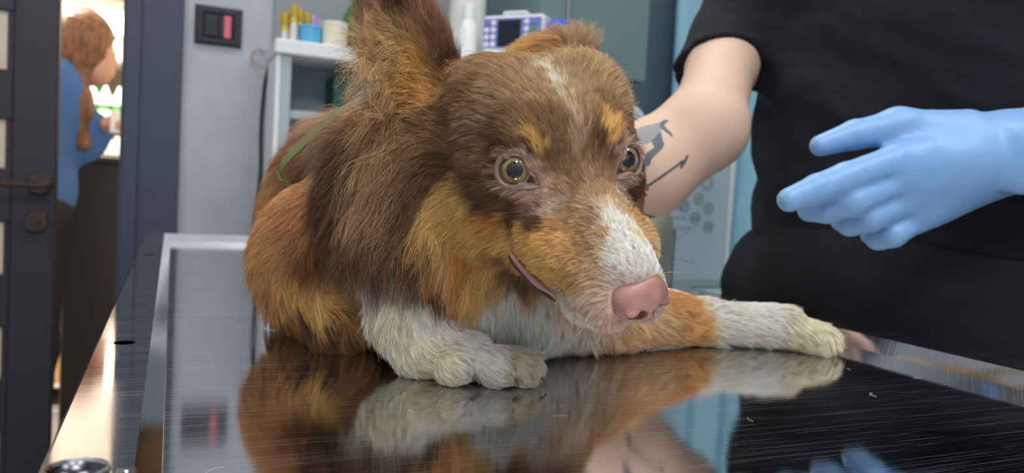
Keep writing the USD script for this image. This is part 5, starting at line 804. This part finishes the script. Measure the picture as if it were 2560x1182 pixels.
for s in (1, -1):
    c = to_table(EYE_C*[s, 1, 1]); gaze = (EYE - [0, 0, T]) - c + np.array([0, 0, .02]); gaze /= np.linalg.norm(gaze)
    gaze = (.55 if s > 0 else .42)*gaze + (.45 if s > 0 else .58)*(HEAD_M @ (LID_AX*[s, 1, 1])); gaze /= np.linalg.norm(gaze)
    ball = trimesh.creation.icosphere(4, EYE_R); 
    eye = obj('eye', move(ball, *(c + [0, 0, T])), M_EYE, dog, color=np.tile(srgb(158, 146, 136), (len(ball.vertices), 1)), label='amber eye with a wide dark pupil')
    a_i, a_p = .72, .41
    m, th, ph = cap(c + [0, 0, T], gaze, EYE_R*1.012, .0, a_i)
    f = (th - a_p)/(a_i - a_p); streak = meshkit.noise(np.stack([np.cos(ph)*9, np.sin(ph)*9, th*6], -1), 3)
    ic = np.array(srgb(150, 126, 78))*(.55 + .75*streak)[:, None]; ic = np.where((f > .82)[:, None], np.array(srgb(58, 42, 28)), ic)
    obj('iris', m, M_EYE, eye, color=ic)
    m, th, ph = cap(c + [0, 0, T], gaze, EYE_R*1.022, .0, a_p); obj('pupil', m, M_PUPIL, eye, smooth=True)
    # rim of the lids: round the iris, drawn out to the dark inner corner towards the nose
    ph = np.linspace(0, 2*np.pi, 97)[:-1]; lo, hi = np.full(96, .002), np.full(96, .022)
    for _ in range(30):
        r = (lo + hi)/2; ins = opening(r*np.cos(ph), r*np.sin(ph)) < 0; lo, hi = np.where(ins, r, lo), np.where(ins, hi, r)
    x, z = r*np.cos(ph), r*np.sin(ph); bend = np.clip((r - .0083)/.007, 0, 1)
    y = np.sqrt(np.maximum((EYE_R + .0006)**2 - np.minimum(r, .0100)**2, 0)) - .0020*bend
    loc = np.stack([x, y, z], -1)
    pts = to_table((loc @ LID_A.T + EYE_C)*[s, 1, 1])
    ring = tube(np.vstack([pts, pts[:3]]), .0007, 8)
    loops = [pts + 0]
    for w_ in (.0010, .0022, .0036, .0050):
        o2 = np.stack([x + w_*np.cos(ph), y, z + w_*np.sin(ph)], -1); w3 = to_table((o2 @ LID_A.T + EYE_C)*[s, 1, 1])
        for _ in range(6): w3 = w3 - .8*gradient(dog_sdf, w3, 6e-4)*dog_sdf(w3)[:, None]
        w3 = .5*w3 + .25*(np.roll(w3, 1, 0) + np.roll(w3, -1, 0)); loops.append(w3 + (.0010 - .20*max(w_ - .0022, 0))*gradient(dog_sdf, w3, 8e-4))
    n = len(pts); k = np.arange(n); k2 = (k+1) % n; B = np.vstack(loops); q = np.vstack([np.stack([i*n+k, i*n+k2, (i+1)*n+k2, (i+1)*n+k], 1) for i in range(len(loops)-1)])
    band = trimesh.Trimesh(B, np.vstack([q[:, [0, 1, 2]], q[:, [0, 2, 3]]]), process=False)
    if (band.face_normals*(band.triangles_center - c)).sum() < 0: band.invert()
    obj('eyelid', up(band), tinted('eyelid_skin', .5), dog, color=np.array(srgb(136, 108, 95))*(.9 + .2*meshkit.noise(B*900, 3))[:, None])
    obj('eyelid_rim', up(ring), LID, dog, color=np.tile(np.array(srgb(84, 58, 48)), (len(ring.vertices), 1)))
    # third eyelid filling the inner corner
    ins = [(-.0104, .0068, -.0032), (-.0134, .0056, -.0062), (-.0096, .0068, -.0066), (-.0090, .0076, -.0050)]
    w = to_table((np.array(ins) @ LID_A.T + EYE_C)*[s, 1, 1]); back = to_table((np.array([(-.0110, .0040, -.0055)]) @ LID_A.T + EYE_C)*[s, 1, 1])
    b = hull(np.vstack([q + .0006*np.array(v) for q in np.vstack([w, back]) for v in ((1, 0, 0), (-1, 0, 0), (0, 1, 0), (0, -1, 0), (0, 0, 1), (0, 0, -1))]))
    obj('inner_eyelid', up(tm(b)), mat(f'inner_lid_{s+1}', srgb(70, 40, 38), .22), dog, smooth=60)

# nose leather
nm = surface(nose_sdf, (-.024, .066, -.060), (.022, .106, -.022), .0006)
q = nm.vertices; nc = np.array(srgb(184, 134, 124))*(.84 + .30*meshkit.noise(q*260, 8))[:, None]
edge = np.clip((np.abs(q[:, 0]) - .0105)/.004, 0, 1)[:, None]; nc = nc*(1 - edge) + np.array(srgb(150, 108, 98))*edge
_m = nose_frame(q)[1]; hole = np.clip(.6 - ell(_m, (.0068, .0955, -.0470), (.0050, .0070, .0032))/.0012, 0, 1)[:, None]; nc = nc*(1 - hole) + np.array(srgb(104, 52, 48))*hole  # nostril hollows painted darker in the vertex colours
nm.vertices = to_table(q); nm.invert() if nm.volume < 0 else None
M_NOSE = usdkit.material(stage, '/World/Looks/nose_leather', {'a': ('attribute', dict(attribute='tint')), 'tc': ('texture_coordinate', {}), 'v': ('voronoi_texture', dict(scale=1150.0)), 'b': ('bump', dict(strength=.35, distance=.0004)),
    'p': ('principled_bsdf', dict(roughness=.36, specular_ior_level=.5))}, [('a.color', 'p.base_color'), ('tc.object', 'v.vector'), ('v.distance', 'b.height'), ('b.normal', 'p.normal')], surface='p.BSDF')
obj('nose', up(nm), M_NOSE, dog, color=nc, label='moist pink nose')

# pink lip showing at the corner of the mouth, both sides
for s in (1, -1):
    lip = lambda off, r, rr, nm, colr, lab: obj(nm, up(tube(to_table(smooth_path([(.0428*s, .008, -.0503+off), (.0400*s, .020, -.0532+off), (.0352*s, .036, -.0570+off), (.0285*s, .050, -.0598+off)], 24)), np.interp(np.linspace(0, 1, 24), [0, .15, .7, 1], r), 10)), tinted(f'{nm}_{s+1}', rr), dog, color=np.tile(srgb(*colr), (24*10+2, 1)), label=lab)
    lip(.0008, [.0008, .0019, .0024, .0004], .32, 'lip', (176, 130, 124), 'pink upper lip edge')
    lip(-.0022, [.0008, .0018, .0018, .0004], .45, 'lower_lip', (74, 50, 44), 'dark lower lip')
# claws
CLAW = mat('claw', srgb(104, 86, 76), .35)
for a, b in (((.1845, .4730, .009), (.1890, .4660, .003)), ((.2090, .4630, .009), (.2130, .4565, .003)), ((.2290, .4620, .008), (.2330, .4560, .003)),
             ((.560, .514, .009), (.562, .510, .004)), ((.566, .528, .009), (.568, .526, .004)), ((.546, .508, .009), (.547, .505, .004))):
    obj('claw', up(tube(smooth_path([a, (np.array(a) + b)/2 + [0, 0, .0015], b], 8), np.linspace(.0017, .0004, 8), 8)), CLAW, dog, smooth=True)
# collar: a flat olive strap with a keeper loop
_f = np.stack([np.roll(COLLAR, -1, 0), COLLAR], 0); _out = COLLAR - COL_C; _out /= np.linalg.norm(_out, axis=1, keepdims=True)
def strap(lo, hi, t0, t1, sel=slice(None), closed=True):
    A_ = [COLLAR[sel] + COL_N*h_ + _out[sel]*t_ for h_, t_ in ((lo, t0), (hi, t0), (hi, t1), (lo, t1))]; n = len(A_[0]); V = np.stack(A_, 1).reshape(-1, 3)
    k = np.arange(n if closed else n-1); k2 = (k + 1) % n; F = np.vstack([np.stack([4*k+j, 4*k2+j, 4*k2+(j+1) % 4, 4*k+(j+1) % 4], 1) for j in range(4)])
    if not closed: F = np.vstack([F, [[0, 1, 2, 3], [4*n-1, 4*n-2, 4*n-3, 4*n-4]]])
    m = trimesh.Trimesh(V, np.vstack([F[:, [0, 1, 2]], F[:, [0, 2, 3]]]), process=False); m.fix_normals(); return m
OLIVE = mat('olive_webbing', srgb(106, 110, 64), .75, bump=(700, .3, .0006))
col = obj('collar', up(strap(-.0065, .0065, -.0008, .0010)), OLIVE, dog, label='olive green webbing collar')
_k = int(np.argmin(np.linalg.norm(COLLAR - np.array([.1028, .6622, .131]), axis=1))); obj('keeper', up(strap(-.0085, .0085, -.0012, .0028, [(_k + j) % 120 for j in range(-2, 3)], False)), OLIVE, col)
# whiskers and long lip hairs
WHISK = mat('whisker', srgb(70, 62, 56), .4); WHISKP = mat('pale_whisker', srgb(206, 180, 150), .4)
WHISKERS = [([(0.2540, 0.3693, 0.1007), (0.2621, 0.3711, 0.1053), (0.2717, 0.3726, 0.1101), (0.2837, 0.3731, 0.1147)], 0), ([(0.2403, 0.3473, 0.0971), (0.2519, 0.3476, 0.0992), (0.2614, 0.3488, 0.0979), (0.2698, 0.3504, 0.0956)], 0), ([(0.2505, 0.3667, 0.1030), (0.2536, 0.3647, 0.1020), (0.2553, 0.3638, 0.0994)], 0), ([(0.2377, 0.3419, 0.0903), (0.2440, 0.3424, 0.0927), (0.2515, 0.3427, 0.0923)], 1), ([(0.2255, 0.4828, 0.0740), (0.2179, 0.4813, 0.0684), (0.2097, 0.4809, 0.0629)], 1), ([(0.2380, 0.4848, 0.0665), (0.2329, 0.4841, 0.0642), (0.2281, 0.4843, 0.0619)], 1), ([(0.2487, 0.4867, 0.0612), (0.2445, 0.4857, 0.0603), (0.2397, 0.4860, 0.0588)], 1), ([(0.2147, 0.4823, 0.0707), (0.2114, 0.4812, 0.0664), (0.2135, 0.4787, 0.0627), (0.2184, 0.4753, 0.0653)], 0), ([(0.2109, 0.3492, 0.0632), (0.2084, 0.3493, 0.0565), (0.2051, 0.3506, 0.0527)], 1), ([(0.3315, 0.5294, 0.0244), (0.3327, 0.5276, 0.0170), (0.3306, 0.5281, 0.0098)], 1), ([(0.2047, 0.3554, 0.0658), (0.1994, 0.3550, 0.0588), (0.1964, 0.3544, 0.0564)], 1)]
for k, (pts, pale_) in enumerate(WHISKERS):
    p = smooth_path(pts, 16); obj('whisker', up(tube(p, np.linspace(.00016, .00005, 16), 5)), WHISKP if pale_ else WHISK, dog, smooth=True)
# coat, region by region
c = dog_mesh.triangles_center; hq = (c - HEAD_T) @ HEAD_M
ear_r, ear_l = ear_sdf(c)
reg = np.where((ear_r < .006) & (c[:, 2] > .185) | (ear_l < .005), 1, np.where((hq[:, 1] > -.085) & (hq[:, 2] > -.085) & (np.abs(hq[:, 0]) < .085) & (c[:, 2] > .045), 0, np.where((c[:, 2] < .075) & ((c[:, 1] < .575) & (c[:, 0] < .23) & (c[:, 0] > .12) | (c[:, 0] > .29)), 3, 2)))
total = 0
for r, (name, dens, wid) in enumerate((('head_fur', 310, .00016), ('ear_fur', 230, .00015), ('body_fur', 115, .00022), ('leg_fur', 175, .00020))):
    sub = trimesh.Trimesh(dog_mesh.vertices, dog_mesh.faces[reg == r], process=False)
    P, C_, w = grow(sub, 40 + r, dens, wid); total += len(P)
    curves(name, P, C_, w, HAIR, dog, kind='stuff')
